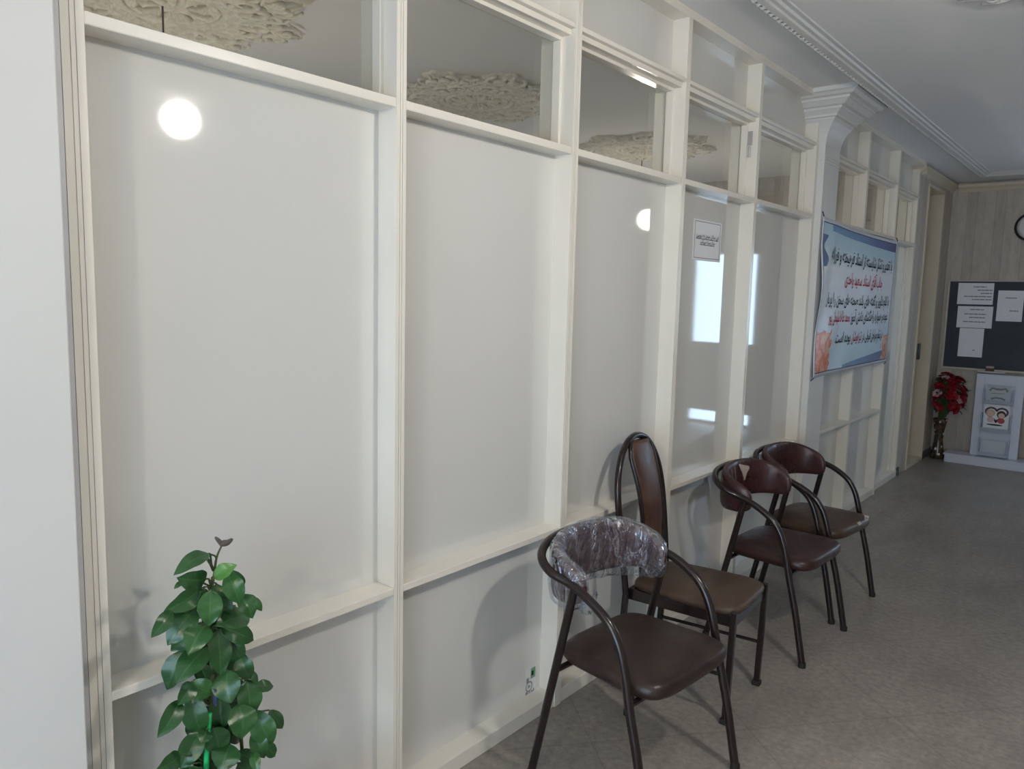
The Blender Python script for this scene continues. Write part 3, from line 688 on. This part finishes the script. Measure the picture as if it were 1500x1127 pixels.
# ------------------------------------------------------------------ banner
TL, TR_, BL, BR = Vector((.048,4.795,2.084)), Vector((.014,6.668,2.058)), Vector((.048,4.792,1.107)), Vector((.014,6.632,1.104))
TL = on_x(1206.5,317,.05); TR_ = on_x(1315,354,.014); BL = on_x(1189.5,554,.05); BR = on_x(1297.5,530,.014)
def ban(u, v, lift=0.0):
    p = (BL*(1-u)+BR*u)*(1-v) + (TL*(1-u)+TR_*u)*v
    w = .010*math.sin(u*9+v*3)*math.sin(v*math.pi)*.8 + .007*math.sin(u*21-v*10+1)*math.exp(-u*3) + .006*math.exp(-((u-.12+.25*(1-v))/.05)**2)
    return p + Vector((max(w, -.002)+lift, 0, 0)) + Vector((0,0,-.012*math.sin(u*math.pi)*v))
def banner_mat():
    t = NT('printed blue white banner vinyl'); b = t.bsdf((.6,.65,.7,1), .38, .4)
    uv = t.n('ShaderNodeUVMap'); sx = t.n('ShaderNodeSeparateXYZ'); t.l(uv.outputs[0], sx.inputs[0]); U, V = sx.outputs[0], sx.outputs[1]
    bg = t.ramp(V, [(0, srgb(196,222,238)), (.16, srgb(196,222,240)), (.36, srgb(216,228,242)), (.7, srgb(226,230,240)), (.86, srgb(178,208,226)), (1, srgb(166,200,222))])
    # blue swooshes
    top = t.math('SUBTRACT', V, t.math('ADD', t.math('MULTIPLY', U, -.02), .955)); 
    def band(lo, hi, x):  # 1 inside
        a = t.math('GREATER_THAN', x, lo); c = t.math('LESS_THAN', x, hi); return t.math('MULTIPLY', a, c)
    curve = t.math('MULTIPLY', t.math('POWER', t.math('SUBTRACT', 1.0, U), 1.5), .06)
    s1 = band(.905, 2, t.math('SUBTRACT', V, t.math('MULTIPLY', t.math('SUBTRACT', 1.0, U), .03))); s1 = t.math('MULTIPLY', s1, t.math('GREATER_THAN', U, .10))
    s2 = t.math('LESS_THAN', t.math('SUBTRACT', V, t.math('MULTIPLY', t.math('SUBTRACT', U, .30), .10)), .045); s2 = t.math('MULTIPLY', s2, t.math('GREATER_THAN', U, .33))
    swb = t.ramp(U, [(.1, srgb(92,142,186)), (.5, srgb(84,126,172)), (.78, srgb(74,88,150)), (1, srgb(58,62,118))])
    c = t.mix(s1, bg.outputs[0], swb.outputs[0]); c = t.mix(t.math('MULTIPLY', s2, .8), c, swb.outputs[0])
    # flourish on the left edge
    fl_ = t.math('MULTIPLY', t.math('LESS_THAN', t.math('ADD', U, t.math('MULTIPLY', t.math('SINE', t.math('MULTIPLY', V, 40)), .018)), .045), band(.70, .90, V)); c = t.mix(fl_, c, srgb(52,84,134))
    # roses in the lower corners
    vo = t.n('ShaderNodeTexVoronoi'); vo.inputs['Scale'].default_value = 16; vm = t.n('ShaderNodeMapping'); vm.inputs['Scale'].default_value = (1.7,1,1); t.l(uv.outputs[0], vm.inputs[0]); t.l(vm.outputs[0], vo.inputs['Vector'])
    nz = t.noise(9, 4, .6, vm.outputs[0], 1.2)
    rose = t.ramp(nz.outputs[0], [(.32, srgb(206,84,62)), (.46, srgb(226,130,96)), (.55, srgb(236,196,164)), (.68, srgb(208,70,58))])
    ed = t.math('MULTIPLY', t.math('SUBTRACT', nz.outputs[0], .5), .16)
    ml = t.math('MULTIPLY', t.math('LESS_THAN', t.math('ADD', U, ed), .165), t.math('LESS_THAN', t.math('ADD', V, ed), .285))
    mr = t.math('MULTIPLY', t.math('GREATER_THAN', t.math('ADD', U, ed), .895), t.math('LESS_THAN', t.math('ADD', V, ed), .25))
    c = t.mix(ml, c, rose.outputs[0]); c = t.mix(t.math('MULTIPLY', mr, .85), c, rose.outputs[0])
    # inset navy line and white margin
    du = t.math('MINIMUM', U, t.math('SUBTRACT', 1.0, U)); du = t.math('MULTIPLY', du, 1.8); dv = t.math('MINIMUM', V, t.math('SUBTRACT', 1.0, V)); dm = t.math('MINIMUM', du, dv)
    c = t.mix(t.math('LESS_THAN', dm, .030), c, srgb(40,46,74)); c = t.mix(t.math('LESS_THAN', dm, .022), c, srgb(214,218,230))
    t.l(c, b.inputs['Base Color']); return t.m
NU, NV = 60, 40
b = MB().grid(lambda u, v: ban(u, v), NU, NV)
bn = b.build('printed_banner', banner_mat(), smooth=True, recalc=False); tag(bn, 'blue and white printed vinyl banner with Persian lines tied across the partition', 'banner')
uvl = bn.data.uv_layers.new(name='UVMap')
for lp in bn.data.loops: uvl.data[lp.index].uv = ((lp.vertex_index % (NU+1))/NU, (lp.vertex_index//(NU+1))/NV)
md = bn.modifiers.new('thick', 'SOLIDIFY'); md.thickness = .0015; md.offset = -1
mp = lambda u, v: ban(u, v, .0035)
lettering(shape('با تقدیر و تشکر شایسته از استاد فرهیخته و فرزانه'), mp, .10, .945, .755, .118, M['ink'], bn)
lettering(shape('جناب آقای استاد سعید واحدی'), mp, .29, .80, .612, .115, M['red_ink'], bn, 'red_lettering')
lettering(shape('با کلام دلاویز و گفته های بلند صحنه های سخن را پربار'), mp, .085, .945, .470, .105, M['ink'], bn)
lettering(shape('نموده و همواره راهگشای دانش آموز'), mp, .40, .945, .352, .105, M['ink'], bn)
lettering(shape('محمد طاها سلیمانی پور'), mp, .12, .385, .352, .105, M['red_ink'], bn, 'red_lettering')
lettering(shape('در تمام مراحل قبولی در'), mp, .58, .875, .208, .105, M['ink'], bn)
lettering(shape('تیزهوشان'), mp, .43, .565, .208, .105, M['red_ink'], bn, 'red_lettering')
lettering('.' + shape('بوده است'), mp, .22, .415, .208, .105, M['ink'], bn)
for (u, v), q in zip(((.0,1.0),(1.0,1.0),(0,0),(1,0)), ((.038,0,.03),(.0,0,.03),(.038,0,-.02),(.0,0,-.02))):
    p = ban(u, v); MB().tube([p+Vector((.002,.01 if u == 0 else -.01,0)), (q[0]+.004, p.y+(.0 if u == 0 else -.005), p.z+q[2])], .003, 6).build('tie', M['ink_blue'], bn)

# ------------------------------------------------------------------ notice sheet and panel sticker
c0 = [on_x(u, v, PX+.004) for u, v in ((1016.5,319.5),(1058,325.5),(1055.5,384.5),(1015.5,380.5))]
yl = (c0[0].y+c0[3].y)/2; yr = (c0[1].y+c0[2].y)/2; zt = c0[0].z; zb = c0[3].z
ns = MB().box(PX+.0005, PX+.0015, yl, yr, zb, zt).build('notice_sheet', M['white_paper']); tag(ns, 'white notice sheet with two underlined Persian lines on the fourth panel', 'notice')
nm = lambda u, v: (PX+.0021, yl+(yr-yl)*u, zb+(zt-zb)*v)
b = MB()
for z in (.945, .055): b.box(PX+.0015, PX+.002, yl+.012, yr-.012, zb+(zt-zb)*z, zb+(zt-zb)*z+.003)
for u in (.05, .95): b.box(PX+.0015, PX+.002, yl+(yr-yl)*u-.0015, yl+(yr-yl)*u+.0015, zb+.012, zt-.012)
b.build('border', M['ink_grey'], ns)
lettering(shape('این سالن مجهز به دوربین'), nm, .10, .90, .575, .125, M['ink'], ns, bold=.02)
lettering(shape('مدار بسته میباشد'), nm, .24, .76, .425, .125, M['ink'], ns, bold=.02)
MB().box(PX+.0015, PX+.002, yl+(yr-yl)*.10, yl+(yr-yl)*.90, zb+(zt-zb)*.525, zb+(zt-zb)*.54).box(PX+.0015, PX+.002, yl+(yr-yl)*.24, yl+(yr-yl)*.76, zb+(zt-zb)*.385, zb+(zt-zb)*.40).build('underline', M['ink'], ns)

S0 = on_x(769, 1022, PX); S1 = on_x(784, 976, PX); sy0, sy1 = S0.y, S1.y; sz0, sz1 = S0.z-.0, S1.z
sk = MB().box(PX+.0003, PX+.0008, sy0, sy1+.004, sz0-.012, sz1+.006).build('label_sticker', simple('clear film label', (.66,.67,.67,1), .12)); tag(sk, 'small label sticker with green patch low on the second panel', 'sticker')
def sp2(u, v): p = on_x(u, v, PX); return p.y, p.z
gy0, gz0 = sp2(777, 994); gy1, gz1 = sp2(784, 976); w = gy1-gy0
MB().box(PX+.0008, PX+.0013, gy0, gy1, gz0-.002, gz1).build('green_patch', simple('muted green print', srgb(104,150,112), .5), sk)
MB().box(PX+.0013, PX+.0016, gy0+w*.15, gy0+w*.6, gz1-.03, gz1-.012).build('dark_mark', M['ink'], sk)
cy, cz_ = sp2(774.5, 1006)
b = MB(); n = 24; vs = []; r0, r1 = .016, .021
for i in range(n):
    a = 2*math.pi*i/n; vs += [(PX+.0014, cy+r0*math.cos(a), cz_+r0*math.sin(a)), (PX+.0014, cy+r1*math.cos(a), cz_+r1*math.sin(a))]
b.add(vs, [(2*i, 2*i+1, (2*i+3) % (2*n), (2*i+2) % (2*n)) for i in range(n)]).add([(PX+.0014, cy-.006, cz_-.009), (PX+.0014, cy+.009, cz_), (PX+.0014, cy-.006, cz_+.009)], [(0,1,2)])
b.build('ring_mark', M['ink_grey'], sk, recalc=False)
cy2, cz2 = sp2(773, 994); MB().box(PX+.0008, PX+.0013, cy2-.008, cy2+.006, cz2-.02, cz2).build('small_mark', M['ink_grey'], sk)
ty0, tz0 = sp2(769.5, 1018); ty1, tz1 = sp2(783, 1011)
b = MB(); q = ty0; k = 0
while q < ty1: b.box(PX+.0008, PX+.0013, q, q+(.006 if k % 3 else .009), tz0-.006, tz0+.008-(.004 if k % 2 else 0)); q += .0115; k += 1
b.build('fine_print', M['ink_grey'], sk)

# ------------------------------------------------------------------ far end: chalkboard, sheets, eraser, rack, vase, clock
bx0, bx1, bz0, bz1 = -.012, 1.25, .915, 1.822; yb = YF
cb = empty('chalkboard', (bx0, yb, bz0)); tag(cb, 'dark slate chalkboard with pale frame on the far wall', 'chalkboard')
Lb = bx1-bx0; Hb = bz1-bz0
MB().box(.018, Lb-.018, -.022, -.002, .018, Hb-.012).build('slate', M['board'], cb)
MB().box(0, .02, -.03, -.001, 0, Hb).box(Lb-.02, Lb, -.03, -.001, 0, Hb).box(.02, Lb-.02, -.03, -.001, 0, .02).box(.02, Lb-.02, -.03, -.001, Hb-.014, Hb).build('frame', simple('pale beige wooden board frame', srgb(188,178,164), .5), cb, bevel=.003)
MB().box(.34, .58, -.085, -.03, -.012, .004).build('chalk_tray', M['aluminium'], cb, bevel=.002)
er = empty('board_eraser', (.431, yb-.060, .9195)); tag(er, 'pinkish felt eraser standing on the chalk tray', 'eraser')
MB().box(-.036,.036,-.02,.02,.0,.028).build('felt', simple('dark felt', srgb(92,70,66), .9), er, bevel=.003); MB().box(-.034,.034,-.018,.018,.028,.05).build('handle', M['flesh_rubber'], er, bevel=.006)
def sheet(x0, x1, z0, z1, label, lines, seed, tilt=0):
    rn = random.Random(seed); e = empty('notice_sheet', ((x0+x1)/2, yb-.0225, (z0+z1)/2)); e.rotation_euler = (0, tilt, 0); w, h = (x1-x0)/2, (z1-z0)/2
    tag(e, label, 'notice', 'sheets pinned on the chalkboard')
    MB().box(-w, w, -.0012, 0, -h, h).build('page', M['white_paper'], e)
    for fy, a, c in lines:
        q = a; b = MB()
        while q < c:
            st = min(rn.uniform(.05, .16), c-q); b.box(-w+2*w*q, -w+2*w*(q+st*.88), -.0016, -.0012, h-2*h*fy-.005, h-2*h*fy+.005); q += st
        b.build('print_line', M['ink_grey'], e)
sheet(.083, .395, 1.579, 1.793, 'landscape sheet at the top left of the chalkboard', [(.18,.42,.80),(.33,.55,.97),(.48,.65,.97),(.63,.18,.97),(.77,.42,.97)], 1)
sheet(.096, .405, 1.343, 1.560, 'landscape sheet pinned just below the topmost one', [(.15,.35,.75),(.36,.20,.82),(.52,.35,.8),(.72,.18,.82)], 2)
sheet(.130, .346, 1.048, 1.338, 'blank looking portrait sheet lowest on the chalkboard', [(.76,.6,.7)], 3)
sheet(.435, .652, 1.420, 1.722, 'portrait sheet apart on the right of the chalkboard', [(.24,.3,.75),(.66,.5,.85)], 4)

# white display rack on a low base
rk = empty('display_rack', (.15, 8.60, 0)); tag(rk, 'white standing leaflet rack with three pockets below the chalkboard', 'rack')
MB().box(.0, 1.45, .0, .20, 0, .072).box(-.012, 1.46, -.006, .24, .072, .09).build('base', M['white_laminate'], rk, bevel=.003)
MB().box(.20, .60, .14, .16, .09, .90).build('back_panel', M['white_laminate'], rk)
MB().box(.20, .272, .122, .14, .09, .895).box(.528, .60, .122, .14, .09, .895).box(.272, .528, .122, .14, .80, .895).build('face_frame', M['white_laminate'], rk, bevel=.002)
MB().box(.72, 1.12, .14, .16, .09, .90).box(.72, .79, .122, .14, .09, .895).box(1.05, 1.12, .122, .14, .09, .895).build('second_panel', M['white_laminate'], rk)
for z0, z1 in ((.62,.76),(.345,.52),(.10,.27)):
    p = MB().box(.272, .282, .07, .14, z0, z1).box(.518, .528, .07, .14, z0, z1).box(.282, .518, .07, .14, z0, z0+.012).box(.272,.528,.068,.073, z0, z0+.035)
    p.build('pocket', M['acrylic'], rk)
def disc_strip(pts, w, y, m, parent, name):
    b = MB(); n = len(pts); vs = []
    for i, p in enumerate(pts):
        t = (Vector(pts[min(i+1,n-1)])-Vector(pts[max(i-1,0)])).normalized(); nn = Vector((-t.y, t.x))*w/2
        vs += [(p[0]+nn.x, y, p[1]+nn.y), (p[0]-nn.x, y, p[1]-nn.y)]
    b.add(vs, [(2*i, 2*i+1, 2*i+3, 2*i+2) for i in range(n-1)]); return b.build(name, m, parent, recalc=False)
def blob(cx, cz, rx, rz, y, m, parent, name, n=20):
    return MB().add([(cx+rx*math.cos(2*math.pi*i/n), y, cz+rz*math.sin(2*math.pi*i/n)) for i in range(n)], [tuple(range(n))]).build(name, m, parent, recalc=False)
c2 = empty('picture_card', (.55, 8.693, .377)); tag(c2, 'white picture card with heart and two children in middle rack pocket', 'card')
MB().box(-.105, .105, 0, .002, 0, .236).build('card', M['white_paper'], c2)
hp = []
for i in range(49):
    t = 2*math.pi*i/48; hp.append((.0058*16*math.sin(t)**3*.98, .145+.0058*(13*math.cos(t)-5*math.cos(2*t)-2*math.cos(3*t)-math.cos(4*t))*.82))
disc_strip(hp, .018, -.0008, simple('dark plum print', srgb(92,64,84), .7), c2, 'heart_outline')
pk = simple('pale skin print', srgb(214,184,168), .7); dk = simple('dark hair print', srgb(64,52,52), .7); bl = simple('red print', srgb(170,80,84), .7)
blob(.04, .140, .038, .038, -.0010, dk, c2, 'hair'); blob(.042, .130, .027, .026, -.0014, pk, c2, 'face'); blob(-.05, .150, .038, .036, -.0010, simple('tan print', srgb(196,176,152), .7), c2, 'hair'); blob(-.05, .142, .026, .026, -.0014, pk, c2, 'face')
blob(.042, .080, .030, .028, -.0010, bl, c2, 'shirt'); blob(-.045, .085, .030, .028, -.0010, simple('pale pink print', srgb(206,176,180), .7), c2, 'shirt'); blob(-.01, .035, .07, .008, -.0010, dk, c2, 'caption')
c1 = empty('picture_card', (.55, 8.690, .645)); tag(c1, 'pale grey printed card in the top rack pocket', 'card')
MB().box(-.10, .10, 0, .002, 0, .145).build('card', simple('pale grey card', srgb(184,190,200), .6), c1)
disc_strip([(-.075,.10),(-.055,.128),(-.02,.118),(.02,.118),(.055,.128),(.075,.10)], .02, -.0008, M['ink_grey'], c1, 'print'); disc_strip([(-.06,.02),(-.02,.035),(.03,.03),(.06,.018)], .016, -.0008, M['ink_grey'], c1, 'print'); disc_strip([(-.06,.075),(.05,.08)], .006, -.0008, M['ink_grey'], c1, 'print')
c3 = empty('picture_card', (.55, 8.690, .115)); tag(c3, 'plain pale card in the lowest rack pocket', 'card')
MB().box(-.10, .10, 0, .002, 0, .14).build('card', simple('pale blue card', srgb(190,198,208), .6), c3)

vz = empty('flower_vase', (.062, 8.74, 0)); tag(vz, 'tall dark mosaic floor vase left of the white rack', 'vase')
MB().lathe([(.055,0),(.066,.012),(.062,.05),(.046,.14),(.040,.20),(.044,.28),(.058,.36),(.068,.41),(.064,.412),(.052,.37),(.03,.30)], seg=28).build('body', M['mosaic'], vz, smooth=True)
fw = empty('flower_bouquet', (.062, 8.74, .38)); tag(fw, 'bunch of red artificial flowers standing in the mosaic vase', 'flowers')
rnd = random.Random(12)
def flower(r):
    b = MB()
    for ring, (n, rr, up) in enumerate(((6,1.0,.15),(5,.72,.5),(4,.42,.9))):
        for i in range(n):
            a = 2*math.pi*(i+ring*.5)/n; ca, sa = math.cos(a), math.sin(a); px, py = -sa, ca
            L = r*rr; w = L*.52
            P = lambda l, s, z: (ca*l+px*s, sa*l+py*s, z)
            vs = [P(0,0,0), P(L*.55,-w,L*(.2+up*.6)), P(L*.62,0,L*(.05+up*.6)), P(L*.55,w,L*(.2+up*.6)), P(L,-w*.55,L*(.1+up)), P(L*1.06,0,L*(.02+up)), P(L,w*.55,L*(.1+up))]
            b.add(vs, [(0,1,2),(0,2,3),(1,4,5,2),(2,5,6,3)])
    return b
sb = MB(); lf = MB(); k = 0
for i in range(96):
    th = rnd.uniform(0, 2*math.pi); ph = math.acos(rnd.uniform(-.75, 1)); R3 = rnd.uniform(.80, 1.0)
    d = Vector((math.sin(ph)*math.cos(th)*.165, math.sin(ph)*math.sin(th)*.115, math.cos(ph)*.215))*R3 + Vector((.05, -.03, .285)); d.x = max(d.x, -.03)
    mm = M['petal'] if rnd.random() < .6 else (M['petal_dark'] if rnd.random() < .8 else M['petal_pale'])
    f = flower(rnd.uniform(.030, .050)); nrm = (d-Vector((.02,0,.2))).normalized(); Q = nrm.to_track_quat('Z', 'Y').to_matrix()
    g = MB().add([Q @ v for v in f.v], f.f); o = g.build('flower', mm, fw, smooth=False, loc=d, recalc=False)
    sb.tube([(rnd.uniform(-.02,.02), rnd.uniform(-.02,.02), -.02), d*.5+Vector((0,0,.05)), d], .0025, 5)
for i in range(26):
    th = rnd.uniform(0, 2*math.pi); ph = math.acos(rnd.uniform(-.7, .8)); n = Vector((math.sin(ph)*math.cos(th), math.sin(ph)*math.sin(th), math.cos(ph)))
    p = Vector((n.x*.15, n.y*.115, n.z*.19)) + Vector((.05,-.03,.27)); p.x = max(p.x, -.035); n.x = max(n.x, -.1); Q = n.to_track_quat('X', 'Z').to_matrix(); s = rnd.uniform(.05,.08)
    lf.add([p+Q @ Vector(v)*s for v in ((0,0,0),(.4,.28,.1),(.45,0,0),(.4,-.28,.1),(1,0,-.1))], [(0,2,1),(0,3,2),(1,2,4),(2,3,4)])
# the green heart of the bunch that faces the hall
for i in range(10):
    a = 2*math.pi*i/10; p = Vector((.02+.02*math.cos(a), -.125, .27+.03*math.sin(a))); n = Vector((math.cos(a), -.35, math.sin(a))).normalized(); Q = n.to_track_quat('X','Y').to_matrix()
    lf.add([p+Q @ Vector(v)*.06 for v in ((0,0,0),(.4,.28,.1),(.45,0,0),(.4,-.28,.1),(1,0,-.1))], [(0,2,1),(0,3,2),(1,2,4),(2,3,4)])
sb.build('stems', M['leaf_stem'], fw); lf.build('foliage', M['flower_leaf'], fw, recalc=False)

ck = empty('wall_clock', (.652, YF, 2.335)); tag(ck, 'round wall clock with black rim above the chalkboard, cut by the frame', 'clock')
ck.rotation_euler = (R(90), 0, 0)
MB().lathe([(.138,.0),(.140,.012),(.136,.030),(.122,.034),(.116,.024),(.116,.0)], seg=48).build('rim', M['black'], ck, smooth=True, auto=40)
MB().lathe([(.1155,.012),(.1155,.0225),(.104,.025),(.100,.020)], seg=48).build('bezel', M['aluminium'], ck, smooth=True, auto=40)
MB().lathe([(.101,.008),(.101,.014)], seg=48).build('dial', simple('pale clock dial', srgb(190,196,192), .4), ck)
for i in range(12):
    a = R(90-30*i); s = str(i if i else 12); vs, fs = text_polys(s, .0); 
    if not vs: continue
    x0 = sum(p[0] for p in vs)/len(vs); y0 = sum(p[1] for p in vs)/len(vs)
    MB().add([(.078*math.cos(a)+(p[0]-x0)*.026, .078*math.sin(a)+(p[1]-y0)*.026, .0145) for p in vs], fs).build('numeral', M['ink'], ck, recalc=False)
for ang, Lh, w in ((R(90-150), .05, .005), (R(90), .075, .0035)):
    c, s = math.cos(ang), math.sin(ang); MB().add([(-s*w, c*w, .0165), (s*w, -c*w, .0165), (c*Lh+s*w*.5, s*Lh-c*w*.5, .0165), (c*Lh-s*w*.5, s*Lh+c*w*.5, .0165)], [(0,1,2,3)]).build('hand', M['black'], ck, recalc=False)

# ------------------------------------------------------------------ plant in front of the first panel
PXP = .10
LEAVES = [  # base, tip (in the close-up's pixels), width, tone
 (345,102,186,196,66,.45),(332,222,200,218,92,.4),(216,236,180,268,22,.5),(370,218,470,158,64,.95),(450,180,512,246,46,.5),(432,192,492,334,88,.6),(488,298,550,404,80,.5),(545,305,594,372,36,.7),
 (380,245,404,436,120,.55),(352,275,346,440,100,.6),(530,396,386,440,98,.55),(302,268,142,372,82,.45),(168,374,76,494,66,.4),(280,362,154,528,112,.4),(326,444,250,576,108,.55),(385,458,400,672,94,.5),
 (398,448,552,512,84,.4),(430,486,500,606,84,.45),(330,552,196,708,104,.45),(238,560,148,740,92,.3),(300,600,352,706,78,.35),(495,588,540,694,82,.45),(535,656,574,722,32,.4),(560,746,648,730,52,.5),(430,656,444,806,112,.45),
 (258,716,360,766,88,.65),(262,712,200,818,70,.4),(524,698,538,880,98,.5),(206,798,108,968,78,.4),(256,882,184,862,34,.35),(262,770,312,950,98,.5),(398,786,408,926,96,.4),(484,816,500,976,112,.55),(568,846,640,1004,100,.6),(632,846,692,930,58,.55),
 (556,940,606,1070,70,.5),(604,1010,658,1064,52,.5),(366,928,396,1050,98,.45),(306,938,212,1116,92,.45),(420,890,452,990,80,.3),(206,1064,100,1130,74,.45),(446,1008,400,1130,112,.45),(484,1046,556,1084,56,.45),(560,1040,576,1140,44,.6),(334,940,306,1002,60,.4),
 (300,430,170,560,90,.3),(420,560,520,640,90,.3),(350,700,250,800,90,.25),(450,780,560,860,90,.3),(320,380,420,520,100,.3),(300,880,340,1010,90,.25),(500,700,420,830,90,.25),(380,1100,300,1200,90,.4),(480,1100,540,1230,95,.4),(300,1120,200,1240,90,.4),(420,1160,420,1300,100,.4),(340,1200,260,1330,90,.4),(500,1220,580,1320,90,.4)]
pr_ = random.Random(21)
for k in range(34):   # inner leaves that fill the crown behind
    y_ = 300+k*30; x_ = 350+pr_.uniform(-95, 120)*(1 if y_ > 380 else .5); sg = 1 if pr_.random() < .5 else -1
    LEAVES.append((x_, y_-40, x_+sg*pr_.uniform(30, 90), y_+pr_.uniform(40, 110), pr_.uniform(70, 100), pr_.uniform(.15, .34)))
def zp(x, y, dx=0): return on_x(200+x/3.246, 780+y/3.246, PXP+dx)
pot_c = on_x(308, 1060, PXP)
pl = empty('potted_plant', (.185, pot_c.y, 0)); tag(pl, 'leafy green potted plant on a stake before the first panel', 'plant')
base = Vector((.185, pot_c.y, 0))
fb = MB(); tones = []; uvs = []; twigs = MB()
for i, (bx_, by_, tx, ty, wd, tone) in enumerate(LEAVES):
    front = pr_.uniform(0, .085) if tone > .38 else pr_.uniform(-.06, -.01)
    A = zp(bx_, by_, front*.6); B = zp(tx+(tx-bx_)*.06, ty+(ty-by_)*.06, front); px_m = (A-CAM).length/F_PX/3.246
    ax = (B-A); L = ax.length; ax = ax/L; view = (CAM-(A+B)/2).normalized()
    nrm = (view - ax*view.dot(ax)).normalized(); side = nrm.cross(ax)
    roll = pr_.uniform(-.45, .45); nrm, side = nrm*math.cos(roll)+side*math.sin(roll), side*math.cos(roll)-nrm*math.sin(roll)
    hw = wd*px_m/2/max(.75, math.cos(roll)); droop = pr_.uniform(.06,.20)*L; cup = pr_.uniform(.10,.32)
    n, m_ = 18, 8; s0 = len(fb.v); vs = []
    for a in range(n+1):
        t = a/n; w = hw*1.02*math.sin(math.pi*(t**.84))**.78 if 0 < t < 1 else 0
        if t > .86: w *= 1-.25*(t-.86)/.14
        for c in range(m_+1):
            q = -1+2*c/m_
            wave = .06*hw*math.sin(t*17+q*3+i)
            vs.append(A + ax*(L*t) + side*(w*q) + nrm*(droop*math.sin(math.pi*t) - cup*hw*(-abs(q))*0 + cup*w*abs(q)*.9 - .25*droop*t + wave*abs(q)))
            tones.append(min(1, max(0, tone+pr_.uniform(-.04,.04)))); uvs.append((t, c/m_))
    fb.add(vs, [(a*(m_+1)+c, a*(m_+1)+c+1, (a+1)*(m_+1)+c+1, (a+1)*(m_+1)+c) for a in range(n) for c in range(m_)])
    stem_x = 350+ (150 if bx_ > 470 and by_ > 780 else 0)
    S = zp(stem_x+pr_.uniform(-12,12), by_+pr_.uniform(20,60)); twigs.tube([S-base, (S+A)/2-base+Vector((0,0,.01)), A-base], .0022, 6)
fo = fb
fo.v = [v-base for v in fo.v]
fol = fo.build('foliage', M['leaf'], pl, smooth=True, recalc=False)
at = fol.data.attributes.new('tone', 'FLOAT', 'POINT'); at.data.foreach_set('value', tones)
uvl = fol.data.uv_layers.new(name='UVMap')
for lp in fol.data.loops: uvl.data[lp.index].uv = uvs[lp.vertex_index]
# stems: main leader with budding tip, second stem, both down to the pot
main = [zp(x, y)-base for x, y in ((404,66),(380,124),(368,210),(345,330),(345,460),(360,640),(352,860),(340,1127),(335,1400))]
main.append(Vector((0,0,.24))); twigs.tube(spline(main, 5), [.0018+.0042*min(1, i/30) for i in range(len(spline(main, 5)))], 8)
sec = [zp(x, y)-base for x, y in ((520,700),(505,850),(497,960),(503,1127),(470,1400))] + [Vector((.02,.03,.24))]
twigs.tube(spline(sec, 5), .0042, 8)
twigs.tube([zp(345,102)-base, zp(372,112)-base, zp(381,126)-base], .002, 6); twigs.tube([zp(334,122)-base, zp(352,150)-base, zp(366,182)-base], .0035, 6)
twigs.build('stems', M['leaf_stem'], pl, smooth=True)
bd = MB()
for pts, r in (([(404,68),(408,54),(430,50),(456,32)], .0075), ([(406,66),(396,46),(374,24)], .005)):
    P = spline([zp(x, y)-base for x, y in pts], 4); n = len(P); bd.tube(P, [r*(.25+.75*math.sin(math.pi*min(1, (i+.5)/n))) for i in range(n)], 8)
bd.build('bud', M['bud'], pl, smooth=True)
stk = [zp(346, 860, .02)-base, zp(336, 1000, .02)-base, zp(331, 1135, .02)-base]; d = (stk[2]-stk[0]).normalized(); k = (stk[2].z-.24)/-d.z; stk.append(stk[2]+d*k)
MB().tube(stk, .0062, 8).build('stake', M['green_tape'], pl, smooth=True)
lb = zp(368, 745, .05)-base; lb2 = zp(372, 820, .05)-base
MB().tube([lb, (lb+lb2)/2+Vector((.004,0,0)), lb2], .008, 8, flat=.3).build('tie', simple('dark blue tie', srgb(42,58,92), .5), pl, smooth=True)
MB().lathe([(.11,0),(.118,.01),(.15,.25),(.162,.255),(.162,.285),(.150,.285),(.142,.25),(.02,.245)], seg=32).build('pot', M['terracotta'], pl, smooth=True, auto=40)
MB().lathe([(.141,.235),(.10,.252),(.02,.256)], seg=24).build('soil', M['soil'], pl, smooth=True)

# ------------------------------------------------------------------ daylight through the windows
wd = bpy.data.worlds.new('sky'); scn.world = wd; wd.use_nodes = True
bg = wd.node_tree.nodes['Background']; bg.inputs[0].default_value = (.57,.76,1,1); bg.inputs[1].default_value = 7.4
def portal(loc, rot, sx, sy):
    l = bpy.data.lights.new('window_daylight', 'AREA'); l.shape = 'RECTANGLE'; l.size = sx; l.size_y = sy; l.cycles.is_portal = True
    o = bpy.data.objects.new('window_daylight', l); COL.objects.link(o); o.location = loc; o.rotation_euler = rot
portal((1.75, Y0-.13, 1.0), (R(-90), 0, R(180)), 2.9, 1.9)
portal(((DX0+DX1)/2, YF+.13, 1.58), (R(-90), 0, 0), .82, 1.1)
portal((XB-.13, 2.35, 1.7), (R(90), 0, R(-90)), .7, .8)
portal((XB-.13, 5.9, 1.7), (R(90), 0, R(-90)), .8, .8)

vs_ = scn.view_settings; vs_.view_transform = 'Standard'; vs_.look = 'None'; vs_.gamma = 1; vs_.use_curve_mapping = False; vs_.exposure = 0.11
try:
    scn.cycles.use_denoising = True; scn.cycles.max_bounces = 10; scn.cycles.diffuse_bounces = 5; scn.cycles.glossy_bounces = 5; scn.cycles.transparent_max_bounces = 14; scn.cycles.caustics_reflective = False; scn.cycles.caustics_refractive = False; scn.cycles.sample_clamp_indirect = 6
except Exception: pass
